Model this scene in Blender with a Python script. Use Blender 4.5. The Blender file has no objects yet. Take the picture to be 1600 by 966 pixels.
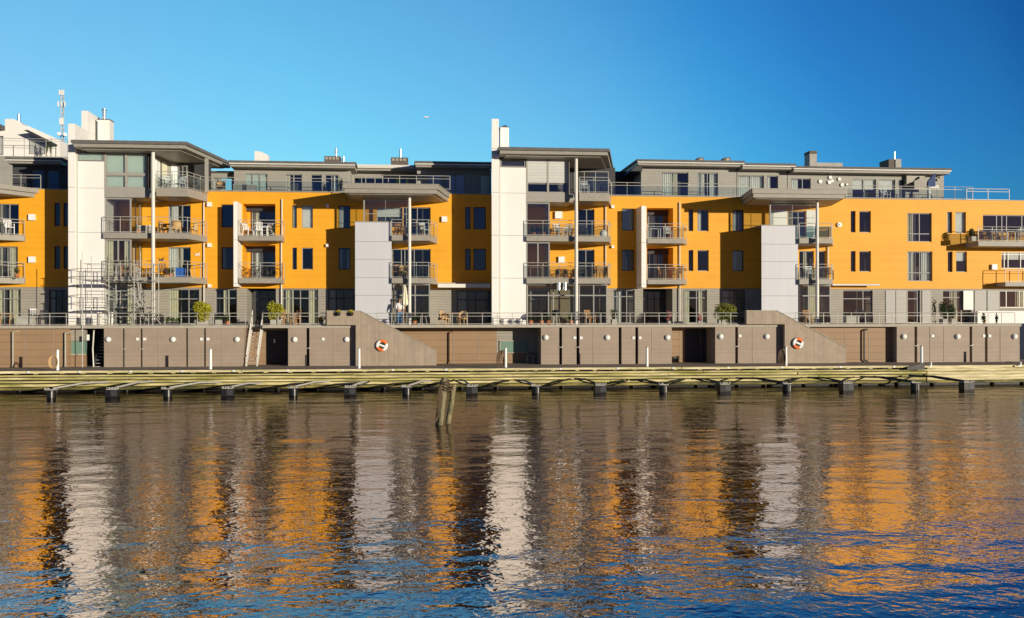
import bpy, bmesh, math, random
from mathutils import Vector, Matrix
rnd = random.Random(7)
S = bpy.context.scene
# ------------------------------------------------------------------ camera, sky, sun, exposure
F = 1500.0; YAW = math.atan(0.1); YC = 66.67; HC = 4.55
cam_d = bpy.data.cameras.new('camera'); cam = bpy.data.objects.new('camera', cam_d)
S.collection.objects.link(cam); S.camera = cam
cam_d.sensor_width = 36.0; cam_d.lens = F/1600*36.0; cam_d.shift_y = 16/1600.0
cam_d.clip_start = 0.5; cam_d.clip_end = 9000
cam.location = (0, -YC, HC)
cam.matrix_world = Matrix.Translation((0, -YC, HC)) @ Matrix.Rotation(-YAW, 4, 'Z') @ Matrix.Rotation(math.pi/2, 4, 'X') @ Matrix.Rotation(-0.0013, 4, 'Z')
SUN_AZ = math.atan(0.85)      # to the right of the line from the facade to the camera
SUN_EL = math.radians(5.8)
sd = bpy.data.lights.new('sun', 'SUN'); sun = bpy.data.objects.new('sun', sd); S.collection.objects.link(sun)
sd.energy = 4.8; sd.angle = math.radians(0.5); sd.color = (1.0, 0.91, 0.74)
to_sun = Vector((math.sin(SUN_AZ)*math.cos(SUN_EL), -math.cos(SUN_AZ)*math.cos(SUN_EL), math.sin(SUN_EL)))
sun.rotation_euler = to_sun.to_track_quat('Z', 'Y').to_euler()
sun.location = to_sun*200
w = bpy.data.worlds.new('World'); S.world = w; w.use_nodes = True
nt = w.node_tree; nt.nodes.clear()
def N(nt, t, **k):
    n = nt.nodes.new(t)
    for a, b in k.items(): setattr(n, a, b)
    return n
out = N(nt, 'ShaderNodeOutputWorld'); bg = N(nt, 'ShaderNodeBackground')
sky = N(nt, 'ShaderNodeTexSky', sky_type='NISHITA')
sky.sun_disc = False; sky.sun_elevation = SUN_EL
sky.sun_rotation = math.pi - SUN_AZ
sky.air_density = 1.0; sky.dust_density = 0.3; sky.ozone_density = 4.0
# a clear polarised evening sky: a deep blue band away from the bright left
geo = N(nt, 'ShaderNodeTexCoord')
dotn = N(nt, 'ShaderNodeVectorMath', operation='DOT_PRODUCT')
dv = Vector((-0.80, 0.60, -0.35)).normalized(); dotn.inputs[1].default_value = dv
nt.links.new(geo.outputs['Generated'], dotn.inputs[0])
ramp = N(nt, 'ShaderNodeValToRGB')
mr = N(nt, 'ShaderNodeMapRange'); mr.inputs['From Min'].default_value = -1; mr.inputs['From Max'].default_value = 1
nt.links.new(dotn.outputs['Value'], mr.inputs['Value']); nt.links.new(mr.outputs['Result'], ramp.inputs['Fac'])
SKYR = [(0.0, (0.26, 0.17, 0.30)), (0.42, (0.20, 0.34, 0.72)), (0.48, (0.16, 0.68, 1.22)), (0.502, (0.25, 0.91, 1.41)), (0.56, (0.36, 1.17, 1.69)), (0.61, (0.62, 1.60, 1.90)), (0.66, (1.25, 1.97, 1.96)), (0.70, (1.6, 2.10, 1.93)), (0.78, (1.70, 2.22, 1.86)), (0.86, (2.0, 2.0, 1.68)), (1.0, (2.2, 2.0, 1.6))]
e = ramp.color_ramp.elements
while len(e) < len(SKYR): e.new(0.5)
for i, (p, c) in enumerate(SKYR): e[i].position = p; e[i].color = (*[x/2.5 for x in c], 1)
mul = N(nt, 'ShaderNodeVectorMath', operation='MULTIPLY')
nt.links.new(sky.outputs[0], mul.inputs[0]); nt.links.new(ramp.outputs[0], mul.inputs[1])
sc = N(nt, 'ShaderNodeVectorMath', operation='SCALE'); sc.inputs['Scale'].default_value = 2.5
sep = N(nt, 'ShaderNodeSeparateXYZ'); nt.links.new(geo.outputs['Generated'], sep.inputs[0])
zr = N(nt, 'ShaderNodeValToRGB'); nt.links.new(sep.outputs['Z'], zr.inputs['Fac'])
zr.color_ramp.elements[0].position = 0.315; zr.color_ramp.elements[0].color = (1, 1, 1, 1); zr.color_ramp.elements[1].position = 0.40; zr.color_ramp.elements[1].color = (0.08, 0.24, 0.60, 1)
mul2 = N(nt, 'ShaderNodeVectorMath', operation='MULTIPLY'); nt.links.new(mul.outputs[0], mul2.inputs[0]); nt.links.new(zr.outputs[0], mul2.inputs[1])
nt.links.new(mul2.outputs[0], sc.inputs[0]); nt.links.new(sc.outputs[0], bg.inputs['Color'])
bg.inputs['Strength'].default_value = 0.15
nt.links.new(bg.outputs[0], out.inputs[0])
S.view_settings.view_transform = 'Standard'; S.view_settings.look = 'None'; S.view_settings.gamma = 1; S.view_settings.use_curve_mapping = False
S.view_settings.exposure = 0.0
S.render.engine = 'CYCLES'
S.cycles.max_bounces = 8; S.cycles.transparent_max_bounces = 16

# ------------------------------------------------------------------ measuring the photograph onto real planes
def PX(px, y=0.0):
    u = (px-800)/F; t = (YC+y)/(math.cos(YAW)-u*math.sin(YAW))
    return t*(math.sin(YAW)+u*math.cos(YAW))
def PZ(px, py, y=0.0):
    u = (px-800)/F; v = (500-(px-50)*0.0013-py)/F
    return HC + v*(YC+y)/(math.cos(YAW)-u*math.sin(YAW))

# ------------------------------------------------------------------ materials
def mat(name, col, rough=0.7, metal=0.0, var=0.12, scale=3.0, boards=None, bcol=0.6, axis=2, spec=0.3, bump=0.0, stretch=(1,1,1), col2=None, c2amt=0.0, c2scale=0.7):
    m = bpy.data.materials.new(name); m.use_nodes = True; t = m.node_tree; b = t.nodes['Principled BSDF']
    b.inputs['Roughness'].default_value = rough; b.inputs['Metallic'].default_value = metal
    b.inputs['Specular IOR Level'].default_value = spec
    g = N(t, 'ShaderNodeNewGeometry')
    mp = N(t, 'ShaderNodeMapping'); mp.inputs['Scale'].default_value = stretch; t.links.new(g.outputs['Position'], mp.inputs['Vector'])
    no = N(t, 'ShaderNodeTexNoise'); no.inputs['Scale'].default_value = scale; no.inputs['Detail'].default_value = 5; no.inputs['Roughness'].default_value = 0.65
    t.links.new(mp.outputs[0], no.inputs['Vector'])
    r = N(t, 'ShaderNodeMapRange'); r.inputs['From Min'].default_value = 0.3; r.inputs['From Max'].default_value = 0.7
    r.inputs['To Min'].default_value = 1-var; r.inputs['To Max'].default_value = 1+var
    t.links.new(no.outputs['Fac'], r.inputs['Value'])
    base = N(t, 'ShaderNodeRGB'); base.outputs[0].default_value = (*col, 1); src = base.outputs[0]
    if col2:
        n2 = N(t, 'ShaderNodeTexNoise'); n2.inputs['Scale'].default_value = c2scale; n2.inputs['Detail'].default_value = 6; n2.inputs['Roughness'].default_value = 0.7
        t.links.new(mp.outputs[0], n2.inputs['Vector'])
        r2 = N(t, 'ShaderNodeMapRange'); r2.inputs['From Min'].default_value = 0.5-0.2*c2amt; r2.inputs['From Max'].default_value = 0.75-0.2*c2amt
        t.links.new(n2.outputs['Fac'], r2.inputs['Value'])
        mx = N(t, 'ShaderNodeMix', data_type='RGBA'); mx.inputs[7].default_value = (*col2, 1)
        t.links.new(r2.outputs[0], mx.inputs[0]); t.links.new(src, mx.inputs[6]); src = mx.outputs[2]
    vm = N(t, 'ShaderNodeVectorMath', operation='SCALE'); t.links.new(src, vm.inputs[0]); t.links.new(r.outputs[0], vm.inputs['Scale'])
    last = vm.outputs[0]; hgt = None
    if boards:
        sx = N(t, 'ShaderNodeSeparateXYZ'); t.links.new(g.outputs['Position'], sx.inputs[0])
        d = N(t, 'ShaderNodeMath', operation='DIVIDE'); d.inputs[1].default_value = boards; t.links.new(sx.outputs[axis], d.inputs[0])
        fr = N(t, 'ShaderNodeMath', operation='FRACT'); t.links.new(d.outputs[0], fr.inputs[0])
        lt = N(t, 'ShaderNodeMapRange'); lt.inputs['From Min'].default_value = 0.0; lt.inputs['From Max'].default_value = 0.22
        lt.inputs['To Min'].default_value = bcol; lt.inputs['To Max'].default_value = 1.0; t.links.new(fr.outputs[0], lt.inputs['Value'])
        # each board its own slight tone
        fl = N(t, 'ShaderNodeMath', operation='FLOOR'); t.links.new(d.outputs[0], fl.inputs[0])
        wn = N(t, 'ShaderNodeTexWhiteNoise', noise_dimensions='1D'); t.links.new(fl.outputs[0], wn.inputs['W'])
        wr = N(t, 'ShaderNodeMapRange'); wr.inputs['To Min'].default_value = 1-var*0.6; wr.inputs['To Max'].default_value = 1+var*0.6; t.links.new(wn.outputs['Value'], wr.inputs['Value'])
        mm = N(t, 'ShaderNodeMath', operation='MULTIPLY'); t.links.new(lt.outputs[0], mm.inputs[0]); t.links.new(wr.outputs[0], mm.inputs[1])
        v2 = N(t, 'ShaderNodeVectorMath', operation='SCALE'); t.links.new(last, v2.inputs[0]); t.links.new(mm.outputs[0], v2.inputs['Scale']); last = v2.outputs[0]
        hgt = lt.outputs[0]
    t.links.new(last, b.inputs['Base Color'])
    if bump or hgt:
        bp = N(t, 'ShaderNodeBump'); bp.inputs['Strength'].default_value = 0.5; bp.inputs['Distance'].default_value = 0.02 if hgt else bump
        t.links.new(hgt if hgt else no.outputs['Fac'], bp.inputs['Height']); t.links.new(bp.outputs[0], b.inputs['Normal'])
    return m
M = {}
M['orange'] = mat('orange cladding', (0.80, 0.365, 0.018), 0.55, boards=0.145, bcol=0.86, var=0.07, scale=0.5)
M['grey_clad'] = mat('grey cladding', (0.33, 0.30, 0.25), 0.6, boards=0.18, bcol=0.5, var=0.08, scale=1.0)
M['pent_clad'] = mat('penthouse cladding', (0.34, 0.32, 0.275), 0.6, boards=0.22, bcol=0.8, var=0.06, scale=1.0)
M['white'] = mat('white panel', (0.82, 0.79, 0.735), 0.55, var=0.03, scale=0.5)
M['panel'] = mat('pale grey panel', (0.55, 0.55, 0.575), 0.45, var=0.04, scale=1.4, stretch=(1.4, 1.4, .12))
M['joint'] = mat('panel joint', (0.20, 0.20, 0.20), 0.8)
M['grey'] = mat('grey painted trim', (0.33, 0.31, 0.27), 0.5, var=0.07)
M['fascia'] = mat('grey beige fascia', (0.31, 0.285, 0.24), 0.5, var=0.10)
M['soffit'] = mat('soffit', (0.36, 0.32, 0.26), 0.5, var=0.08)
M['roof'] = mat('roof felt', (0.13, 0.125, 0.12), 0.8, var=0.2)
M['frame'] = mat('window frame grey', (0.30, 0.29, 0.27), 0.45, var=0.05)
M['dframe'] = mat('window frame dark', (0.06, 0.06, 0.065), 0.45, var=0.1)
M['metal'] = mat('galvanised steel', (0.42, 0.405, 0.36), 0.5, metal=0.1, var=0.08)
M['lightmetal'] = mat('light painted rail', (0.60, 0.60, 0.57), 0.5, var=0.04)
M['pole'] = mat('cream painted steel', (0.68, 0.65, 0.58), 0.4, var=0.05)
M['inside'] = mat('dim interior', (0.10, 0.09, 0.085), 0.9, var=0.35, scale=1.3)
M['curtain'] = mat('curtain cloth', (0.78, 0.74, 0.55), 0.9, boards=0.11, bcol=0.5, axis=0, var=0.08)
M['white_curtain'] = mat('white curtain cloth', (0.82, 0.83, 0.78), 0.9, boards=0.13, bcol=0.6, axis=0, var=0.06)
M['blind'] = mat('pale blind', (0.62, 0.72, 0.64), 0.8, var=0.03)
M['shutter'] = mat('grey shutter', (0.40, 0.385, 0.35), 0.5, boards=0.1, bcol=0.8, var=0.04)
M['louvre'] = mat('louvre blind', (0.56, 0.55, 0.52), 0.5, boards=0.2, bcol=0.72, var=0.04)
M['wblind'] = mat('white blind', (0.80, 0.79, 0.75), 0.6, boards=0.1, bcol=0.85, var=0.02)
M['shed'] = mat('shed cladding', (0.335, 0.262, 0.20), 0.6, boards=0.125, bcol=0.74, var=0.08, scale=1.2)
M['ramp'] = mat('vertical boards', (0.36, 0.288, 0.215), 0.7, boards=0.12, bcol=0.72, axis=0, var=0.12, scale=2)
M['brown'] = mat('brown wall panel', (0.31, 0.20, 0.115), 0.6, boards=0.45, bcol=0.75, var=0.06, scale=1)
M['cap'] = mat('concrete edge', (0.40, 0.36, 0.29), 0.7, var=0.12, scale=4)
M['deckm'] = mat('quay deck boards', (0.36, 0.30, 0.22), 0.8, var=0.25, scale=4, stretch=(0.3, 3, 3), boards=0.15, axis=1, bcol=0.5)
M['timber'] = mat('weathered quay timber', (0.74, 0.62, 0.33), 0.8, var=0.36, scale=1.8, stretch=(0.5, 2, 6), col2=(0.32, 0.29, 0.08), c2amt=0.75, bump=0.02)
M['timber2'] = mat('pale quay timber', (0.70, 0.60, 0.36), 0.8, var=0.34, scale=1.6, stretch=(0.5, 2, 6), col2=(0.36, 0.33, 0.12), c2amt=0.35, bump=0.02)
M['algae'] = mat('algae timber', (0.42, 0.33, 0.10), 0.7, var=0.4, scale=2.2, stretch=(0.6, 2, 4), col2=(0.07, 0.07, 0.02), c2amt=0.9, bump=0.02)
M['wet_shade'] = mat('wet and shade dark timber', (0.010, 0.008, 0.006), 0.5, var=0.4)  # wet wood, darkened further for the shade under the quay
M['black'] = mat('black rubber', (0.012, 0.012, 0.013), 0.45, var=0.2)
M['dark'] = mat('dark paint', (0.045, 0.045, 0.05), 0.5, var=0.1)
M['pile'] = mat('old pile wood', (0.31, 0.25, 0.15), 0.85, var=0.5, scale=6, stretch=(3, 3, 0.6), col2=(0.06, 0.07, 0.02), c2amt=0.6, c2scale=2.0, bump=0.04)
M['leaf'] = mat('yellow green leaf', (0.36, 0.34, 0.025), 0.7, var=0.5, scale=7)
M['oleaf'] = mat('olive leaf', (0.19, 0.20, 0.03), 0.7, var=0.6, scale=5)
M['dleaf'] = mat('dark green leaf', (0.045, 0.07, 0.02), 0.7, var=0.4, scale=7)
M['bark'] = mat('bark', (0.12, 0.08, 0.05), 0.9)
M['wicker'] = mat('tan wicker', (0.50, 0.33, 0.15), 0.8, var=0.3, scale=30)
M['whitep'] = mat('white plastic', (0.80, 0.80, 0.77), 0.4, var=0.03)
M['wood'] = mat('warm wood', (0.45, 0.24, 0.10), 0.6, var=0.2, scale=8)
M['blue'] = mat('blue plastic', (0.03, 0.12, 0.42), 0.5)
M['pblue'] = mat('navy cloth', (0.06, 0.09, 0.20), 0.9)
M['denim'] = mat('blue jeans', (0.10, 0.20, 0.36), 0.9)
M['shirt'] = mat('white shirt', (0.75, 0.73, 0.70), 0.9)
M['skin'] = mat('skin', (0.50, 0.28, 0.19), 0.6, var=0.04)
M['hair'] = mat('brown hair', (0.10, 0.06, 0.035), 0.8)
M['terra'] = mat('terracotta', (0.45, 0.16, 0.07), 0.8)
M['stone'] = mat('pale stone pot', (0.40, 0.38, 0.33), 0.8)
M['orangering'] = mat('orange buoy cloth', (0.85, 0.17, 0.03), 0.6, var=0.08)
M['teal'] = mat('green grey cabinet', (0.16, 0.26, 0.20), 0.4, var=0.05)
M['awning'] = mat('awning cloth', (0.75, 0.72, 0.65), 0.8, var=0.04)
M['pink'] = mat('pink flowers', (0.55, 0.20, 0.22), 0.8, var=0.4, scale=20)
M['yellowf'] = mat('yellow flowers', (0.75, 0.55, 0.05), 0.8, var=0.3, scale=20)
M['lampw'] = mat('white lamp glass', (0.82, 0.81, 0.76), 0.25, var=0.02)
M['ceramic'] = mat('brown tiled wall', (0.30, 0.24, 0.14), 0.7, var=0.25, scale=8)
M['ground'] = mat('ground', (0.15, 0.14, 0.12), 0.9, var=0.3, scale=0.5)
M['mast'] = mat('mast paint', (0.55, 0.53, 0.52), 0.5)
M['mastred'] = mat('mast red paint', (0.5, 0.12, 0.08), 0.5)
M['cone'] = mat('silver flue', (0.62, 0.63, 0.64), 0.25, metal=0.8)
M['brick'] = mat('vent box brick', (0.14, 0.11, 0.09), 0.8, var=0.3, scale=8)
def glass_mat(name, refl=0.12, tint=(0.75, 0.82, 0.80), dens=0.9):
    m = bpy.data.materials.new(name); m.use_nodes = True; t = m.node_tree; t.nodes.clear()
    o = N(t, 'ShaderNodeOutputMaterial'); mix = N(t, 'ShaderNodeMixShader'); tr = N(t, 'ShaderNodeBsdfTransparent'); gl = N(t, 'ShaderNodeBsdfGlossy')
    tr.inputs[0].default_value = (*[c*dens for c in tint], 1); gl.inputs['Roughness'].default_value = 0.01; gl.inputs['Color'].default_value = (0.95, 0.98, 1, 1)
    fr = N(t, 'ShaderNodeFresnel'); fr.inputs['IOR'].default_value = 1.5
    ad = N(t, 'ShaderNodeMath', operation='ADD'); ad.inputs[1].default_value = refl-0.04; ad.use_clamp = True
    no = N(t, 'ShaderNodeTexNoise'); no.inputs['Scale'].default_value = 0.9; g = N(t, 'ShaderNodeNewGeometry'); t.links.new(g.outputs['Position'], no.inputs['Vector'])
    bp = N(t, 'ShaderNodeBump'); bp.inputs['Strength'].default_value = 0.5; bp.inputs['Distance'].default_value = 0.012; t.links.new(no.outputs['Fac'], bp.inputs['Height']); t.links.new(bp.outputs[0], gl.inputs['Normal'])
    t.links.new(fr.outputs[0], ad.inputs[0]); t.links.new(ad.outputs[0], mix.inputs[0]); t.links.new(tr.outputs[0], mix.inputs[1]); t.links.new(gl.outputs[0], mix.inputs[2]); t.links.new(mix.outputs[0], o.inputs[0])
    return m
M['glass'] = glass_mat('window glass', 0.13, (0.93, 0.96, 0.94), 0.95)
M['rglass'] = glass_mat('railing glass', 0.10, (0.86, 0.92, 0.90), 0.93)
M['tglass'] = glass_mat('teal glass', 0.20, (0.45, 0.66, 0.66), 0.7)

# ------------------------------------------------------------------ mesh builder
class MB:
    def __init__(s): s.v = []; s.f = []; s.sm = []
    def add(s, vs, fs, smooth=False):
        o = len(s.v); s.v += [tuple(v) for v in vs]
        for q in fs: s.f.append(tuple(i+o for i in q)); s.sm.append(smooth)
        return s
    def box(s, x0, x1, y0, y1, z0, z1):
        if x0 > x1: x0, x1 = x1, x0
        if y0 > y1: y0, y1 = y1, y0
        if z0 > z1: z0, z1 = z1, z0
        return s.add([(x0,y0,z0),(x1,y0,z0),(x1,y1,z0),(x0,y1,z0),(x0,y0,z1),(x1,y0,z1),(x1,y1,z1),(x0,y1,z1)],
              [(0,3,2,1),(4,5,6,7),(0,1,5,4),(1,2,6,5),(2,3,7,6),(3,0,4,7)])
    def prism(s, poly, z0, z1, dz=None):     # poly in plan, counter-clockwise
        n = len(poly)
        a = sum(poly[i][0]*poly[(i+1) % n][1]-poly[(i+1) % n][0]*poly[i][1] for i in range(n))
        if a < 0: poly = poly[::-1]
        vs = [(x, y, z0) for x, y in poly]+[(x, y, z1) for x, y in poly]
        return s.add(vs, [tuple(range(n))[::-1], tuple(range(n, 2*n))]+[(i, (i+1) % n, n+(i+1) % n, n+i) for i in range(n)])
    def prism_xz(s, poly, y0, y1):
        n = len(poly)
        a = sum(poly[i][0]*poly[(i+1) % n][1]-poly[(i+1) % n][0]*poly[i][1] for i in range(n))
        if a < 0: poly = poly[::-1]
        vs = [(x, y0, z) for x, z in poly]+[(x, y1, z) for x, z in poly]
        return s.add(vs, [tuple(range(n)), tuple(range(n, 2*n))[::-1]]+[(i, n+i, n+(i+1) % n, (i+1) % n) for i in range(n)])
    def tube(s, p0, p1, r, n=8, r2=None, caps=True):
        p0 = Vector(p0); p1 = Vector(p1); d = (p1-p0); 
        if d.length < 1e-6: return s
        q = d.to_track_quat('Z', 'Y'); r2 = r if r2 is None else r2
        vs = []
        for p, rr in ((p0, r), (p1, r2)):
            for i in range(n):
                a = 2*math.pi*i/n; vs.append(p+q @ Vector((math.cos(a)*rr, math.sin(a)*rr, 0)))
        s.add(vs, [(i, (i+1) % n, n+(i+1) % n, n+i) for i in range(n)], n > 6)
        if caps: s.add(vs, [tuple(range(n))[::-1], tuple(range(n, 2*n))])
        return s
    def path(s, pts, r, n=6):
        for a, b in zip(pts, pts[1:]): s.tube(a, b, r, n)
        return s
    def bar(s, p0, p1, w, h):               # square bar
        p0 = Vector(p0); p1 = Vector(p1); d = p1-p0
        if d.length < 1e-6: return s
        q = d.to_track_quat('Y', 'Z'); vs = []
        for p in (p0, p1):
            for a, b in ((-1,-1),(1,-1),(1,1),(-1,1)): vs.append(p+q @ Vector((a*w/2, 0, b*h/2)))
        return s.add(vs, [(0,1,2,3),(7,6,5,4),(0,4,5,1),(1,5,6,2),(2,6,7,3),(3,7,4,0)])
    def quad(s, a, b, c, d): return s.add([a, b, c, d], [(0,1,2,3)])
    def lathe(s, prof, c=(0,0,0), n=16):
        vs = []; m = len(prof)
        for i in range(n):
            a = 2*math.pi*i/n
            for r, z in prof: vs.append((c[0]+r*math.cos(a), c[1]+r*math.sin(a), c[2]+z))
        fs = []
        for i in range(n):
            j = (i+1) % n
            for k in range(m-1): fs.append((i*m+k, j*m+k, j*m+k+1, i*m+k+1))
        return s.add(vs, fs, True)
    def ball(s, c, r, sq=(1,1,1), n=10, m=6):
        prof = [(max(1e-4, math.cos(-math.pi/2+math.pi*i/m))*r, math.sin(-math.pi/2+math.pi*i/m)*r) for i in range(m+1)]
        o = len(s.v); s.lathe(prof, (0,0,0), n)
        for i in range(o, len(s.v)): v = s.v[i]; s.v[i] = (c[0]+v[0]*sq[0], c[1]+v[1]*sq[1], c[2]+v[2]*sq[2])
        return s
    def build(s, name, m, parent=None, origin=None):
        o = Vector((0,0,0))
        if parent is not None: o = Vector(parent['_o'])
        elif origin is not None: o = Vector(origin)
        me = bpy.data.meshes.new(name)
        me.from_pydata([(v[0]-o[0], v[1]-o[1], v[2]-o[2]) for v in s.v], [], s.f); me.update()
        for p, k in zip(me.polygons, s.sm): p.use_smooth = k
        me.materials.append(M[m] if isinstance(m, str) else m)
        ob = bpy.data.objects.new(name, me); S.collection.objects.link(ob)
        ob['_o'] = tuple(o)
        if parent is not None: ob.parent = parent
        else: ob.location = o
        return ob
def tag(o, label, cat, group=None, kind=None):
    if label: o['label'] = label
    if cat: o['category'] = cat
    if group: o['group'] = group
    if kind: o['kind'] = kind
    return o
def thing(name, label, cat, loc=(0,0,0), group=None):
    o = bpy.data.objects.new(name, None); S.collection.objects.link(o); o.location = loc; o['_o'] = tuple(loc); o.empty_display_size = 0.3
    return tag(o, label, cat, group)
def copy_tree(o, parent=None):
    c = o.copy(); S.collection.objects.link(c)
    if parent is not None: c.parent = parent
    for ch in list(o.children): copy_tree(ch, c)
    return c
def struct(name, mb, m): o = mb.build(name, m); o['kind'] = 'structure'; return o

ZT = 4.2; Z2 = 7.30; Z3 = 10.13; Z4 = 13.05; ZP = 13.28; ZG = 6.73; ZD = 1.64; YT = -5.5; YE = -9.8

# ------------------------------------------------------------------ the setting: water, land, quay
def water_mat():
    m = bpy.data.materials.new('harbour water'); m.use_nodes = True; t = m.node_tree; t.nodes.clear()
    o = N(t, 'ShaderNodeOutputMaterial'); mix = N(t, 'ShaderNodeMixShader'); df = N(t, 'ShaderNodeBsdfDiffuse'); gl = N(t, 'ShaderNodeBsdfGlossy')
    df.inputs['Color'].default_value = (0.012, 0.011, 0.005, 1); gl.inputs['Roughness'].default_value = 0.0; gl.inputs['Color'].default_value = (1.0, 0.90, 0.86, 1)
    g = N(t, 'ShaderNodeNewGeometry')
    def layer(scale, sx, sy, detail, dist, prev, rot=0.0, dis=0.0):
        mp = N(t, 'ShaderNodeMapping'); mp.inputs['Scale'].default_value = (sx, sy, 1); mp.inputs['Rotation'].default_value = (0, 0, rot)
        t.links.new(g.outputs['Position'], mp.inputs['Vector'])
        no = N(t, 'ShaderNodeTexNoise'); no.inputs['Scale'].default_value = scale; no.inputs['Detail'].default_value = detail; no.inputs['Roughness'].default_value = 0.5; no.inputs['Distortion'].default_value = dis
        t.links.new(mp.outputs[0], no.inputs['Vector'])
        bp = N(t, 'ShaderNodeBump'); bp.inputs['Strength'].default_value = 1.0; bp.inputs['Distance'].default_value = dist
        t.links.new(no.outputs['Fac'], bp.inputs['Height'])
        if prev: t.links.new(prev, bp.inputs['Normal'])
        return bp.outputs[0]
    n = None
    for (scale, sx, sy, det, dist, rot, dis) in WAVES: n = layer(scale, sx, sy, det, dist, n, rot, dis)
    t.links.new(n, gl.inputs['Normal']); fr = N(t, 'ShaderNodeFresnel'); fr.inputs['IOR'].default_value = 1.333; t.links.new(n, fr.inputs['Normal'])
    r = N(t, 'ShaderNodeValToRGB'); e = r.color_ramp.elements; e.new(.5)
    for k_, (p_, v_) in enumerate(((0.0, .15), (.28, .64), (.60, .40))): e[k_].position = p_; e[k_].color = (v_, v_, v_, 1)
    t.links.new(fr.outputs[0], r.inputs['Fac']); t.links.new(r.outputs[0], mix.inputs[0]); t.links.new(df.outputs[0], mix.inputs[1]); t.links.new(gl.outputs[0], mix.inputs[2]); t.links.new(mix.outputs[0], o.inputs[0])
    return m
WAVES = ((0.22, 0.5, 1.0, 1.0, 0.05, 0.5, 0.0), (0.7, 0.5, 1.0, 1.0, 0.060, 0.12, 0.0), (2.4, 0.85, 1.0, 1.0, 0.0145, -0.25, 0.5), (6.5, 1.0, 1.0, 1.0, 0.0058, 0.2, 0.8))
ZW = 0.42
M['water'] = water_mat()
struct('water', MB().quad((-3000,-3000,ZW),(3000,-3000,ZW),(3000,-9.0,ZW),(-3000,-9.0,ZW)), 'water')
struct('land', MB().quad((-3000,-2.0,1.2),(3000,-2.0,1.2),(3000,3000,1.2),(-3000,3000,1.2)), 'ground')
XL, XR = -52.0, 72.0
struct('quay_deck', MB().box(XL, XR, YE, -2.0, ZD-0.14, ZD), 'deckm')
# timber face of the quay: long baulks lying on one another, each with its own slight set and joints
def beams(x0, x1, zt, h, y, mb, step=6.5, jit=0.03, gap=0.0):
    x = x0
    while x < x1:
        L = step*rnd.uniform(0.7, 1.3); xe = min(x+L, x1); d = rnd.uniform(-jit, jit)
        mb.box(x+gap, xe-gap-0.012, y+d, y+0.3+d, zt-h+rnd.uniform(0, 0.012), zt-rnd.uniform(0, 0.012)); x = xe
XS = PX(1448, YE)
mb = MB(); beams(XL, XS, ZD+0.02-0.0, 0.135, YE-0.32, mb, 9); struct('quay_edge_beam', mb, 'timber2')
mb = MB()
beams(XL, XS, ZD-0.22, 0.10, YE-0.14, mb, 7)
beams(XL, XS, ZD-0.37, 0.135, YE-0.03, mb, 5)
struct('quay_face_beams', mb, 'timber')
mb = MB(); beams(XL, XS, ZD-0.55, 0.13, YE-0.10, mb, 6); beams(XL, XS, ZD-0.73, 0.155, YE-0.01, mb, 6); struct('quay_low_beams', mb, 'timber')
mb = MB(); beams(XL, XS, ZD-0.92, 0.16, YE-0.03, mb, 8, 0.05); struct('quay_algae_beams', mb, 'algae')
mb = MB()
for k in range(5): beams(XS, XR, ZD+0.0-0.185*k, 0.175, YE-0.06-0.02*(k % 2), mb, 8, 0.012)
struct('quay_pale_face', mb, 'timber2')
mb = MB(); beams(XS, XR, ZD-0.93, 0.15, YE-0.04, mb, 7); struct('quay_pale_foot', mb, 'algae')
mb = MB().box(XL, XR, YE+0.32, YE+0.9, -1.5, ZD-0.15)
for i in range(60):
    x = XL+2.1*i+rnd.uniform(-.3,.3); mb.tube((x, YE+0.26, -1.2), (x, YE+0.26, ZD-0.2), 0.12, 8)
struct('quay_footing', mb, 'wet_shade')  # near black colour carries the shade of the gap below the beams
# kerb beam raised on blocks
mb = MB(); x = XL
while x < XS-0.6:
    mb.box(x, x+0.22, YE-0.25, YE+0.02, ZD-0.16, ZD-0.12); x += rnd.uniform(1.0, 1.5)
struct('quay_kerb_blocks', mb, 'timber')
# small white reflectors along the edge
RL = {44: 'left of the first mooring post', 124: 'under the green cabinet', 204: 'under the left part of the long left shed', 284: 'under the middle of the long left shed', 365: 'left of the ladder stair foot', 450: 'under the dark door right edge',
      535: 'left of the post at the first ramp', 614: 'under the first lifebuoy, slightly right', 697: 'above the leaning timber piles', 876: 'under the first groove of the middle shed', 965: 'under the centre of the middle shed', 1052: 'under the right corner of the middle shed',
      1138: 'under the shed left of the second ramp', 1222: 'beside the rope post at the second ramp', 1313: 'under the low tip of the second ramp', 1397: 'left of the black rubber mat', 1454: 'right of the black rubber mat', 1594: 'at the right end of the quay'}
for px in (44, 124, 204, 284, 365, 450, 535, 614, 697, 876, 965, 1052, 1138, 1222, 1313, 1397, 1454, 1594):
    x = PX(px, YE-0.34)
    o = MB().box(x-0.07, x+0.07, YE-0.36, YE-0.325, ZD-0.09, ZD+0.01).build('reflector', 'whitep', origin=(x, YE-0.34, ZD-0.05))
    tag(o, 'small white reflector on the quay edge '+RL[px], 'reflector', 'white reflectors along the quay edge')
# ------------------------------------------------------------------ terrace slab
mb = MB()
xn0, xn1 = PX(383, YT), PX(410, YT)
mb.box(XL, xn0, YT, -4.2, ZT-0.18, ZT); mb.box(xn1, PX(1596, YT), YT, -4.2, ZT-0.18, ZT); mb.box(XL, PX(1596, YT), -4.2, 0.0, ZT-0.18, ZT)
struct('terrace_floor', mb, 'cap')
YR = -3.5   # brown recess walls
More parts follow.
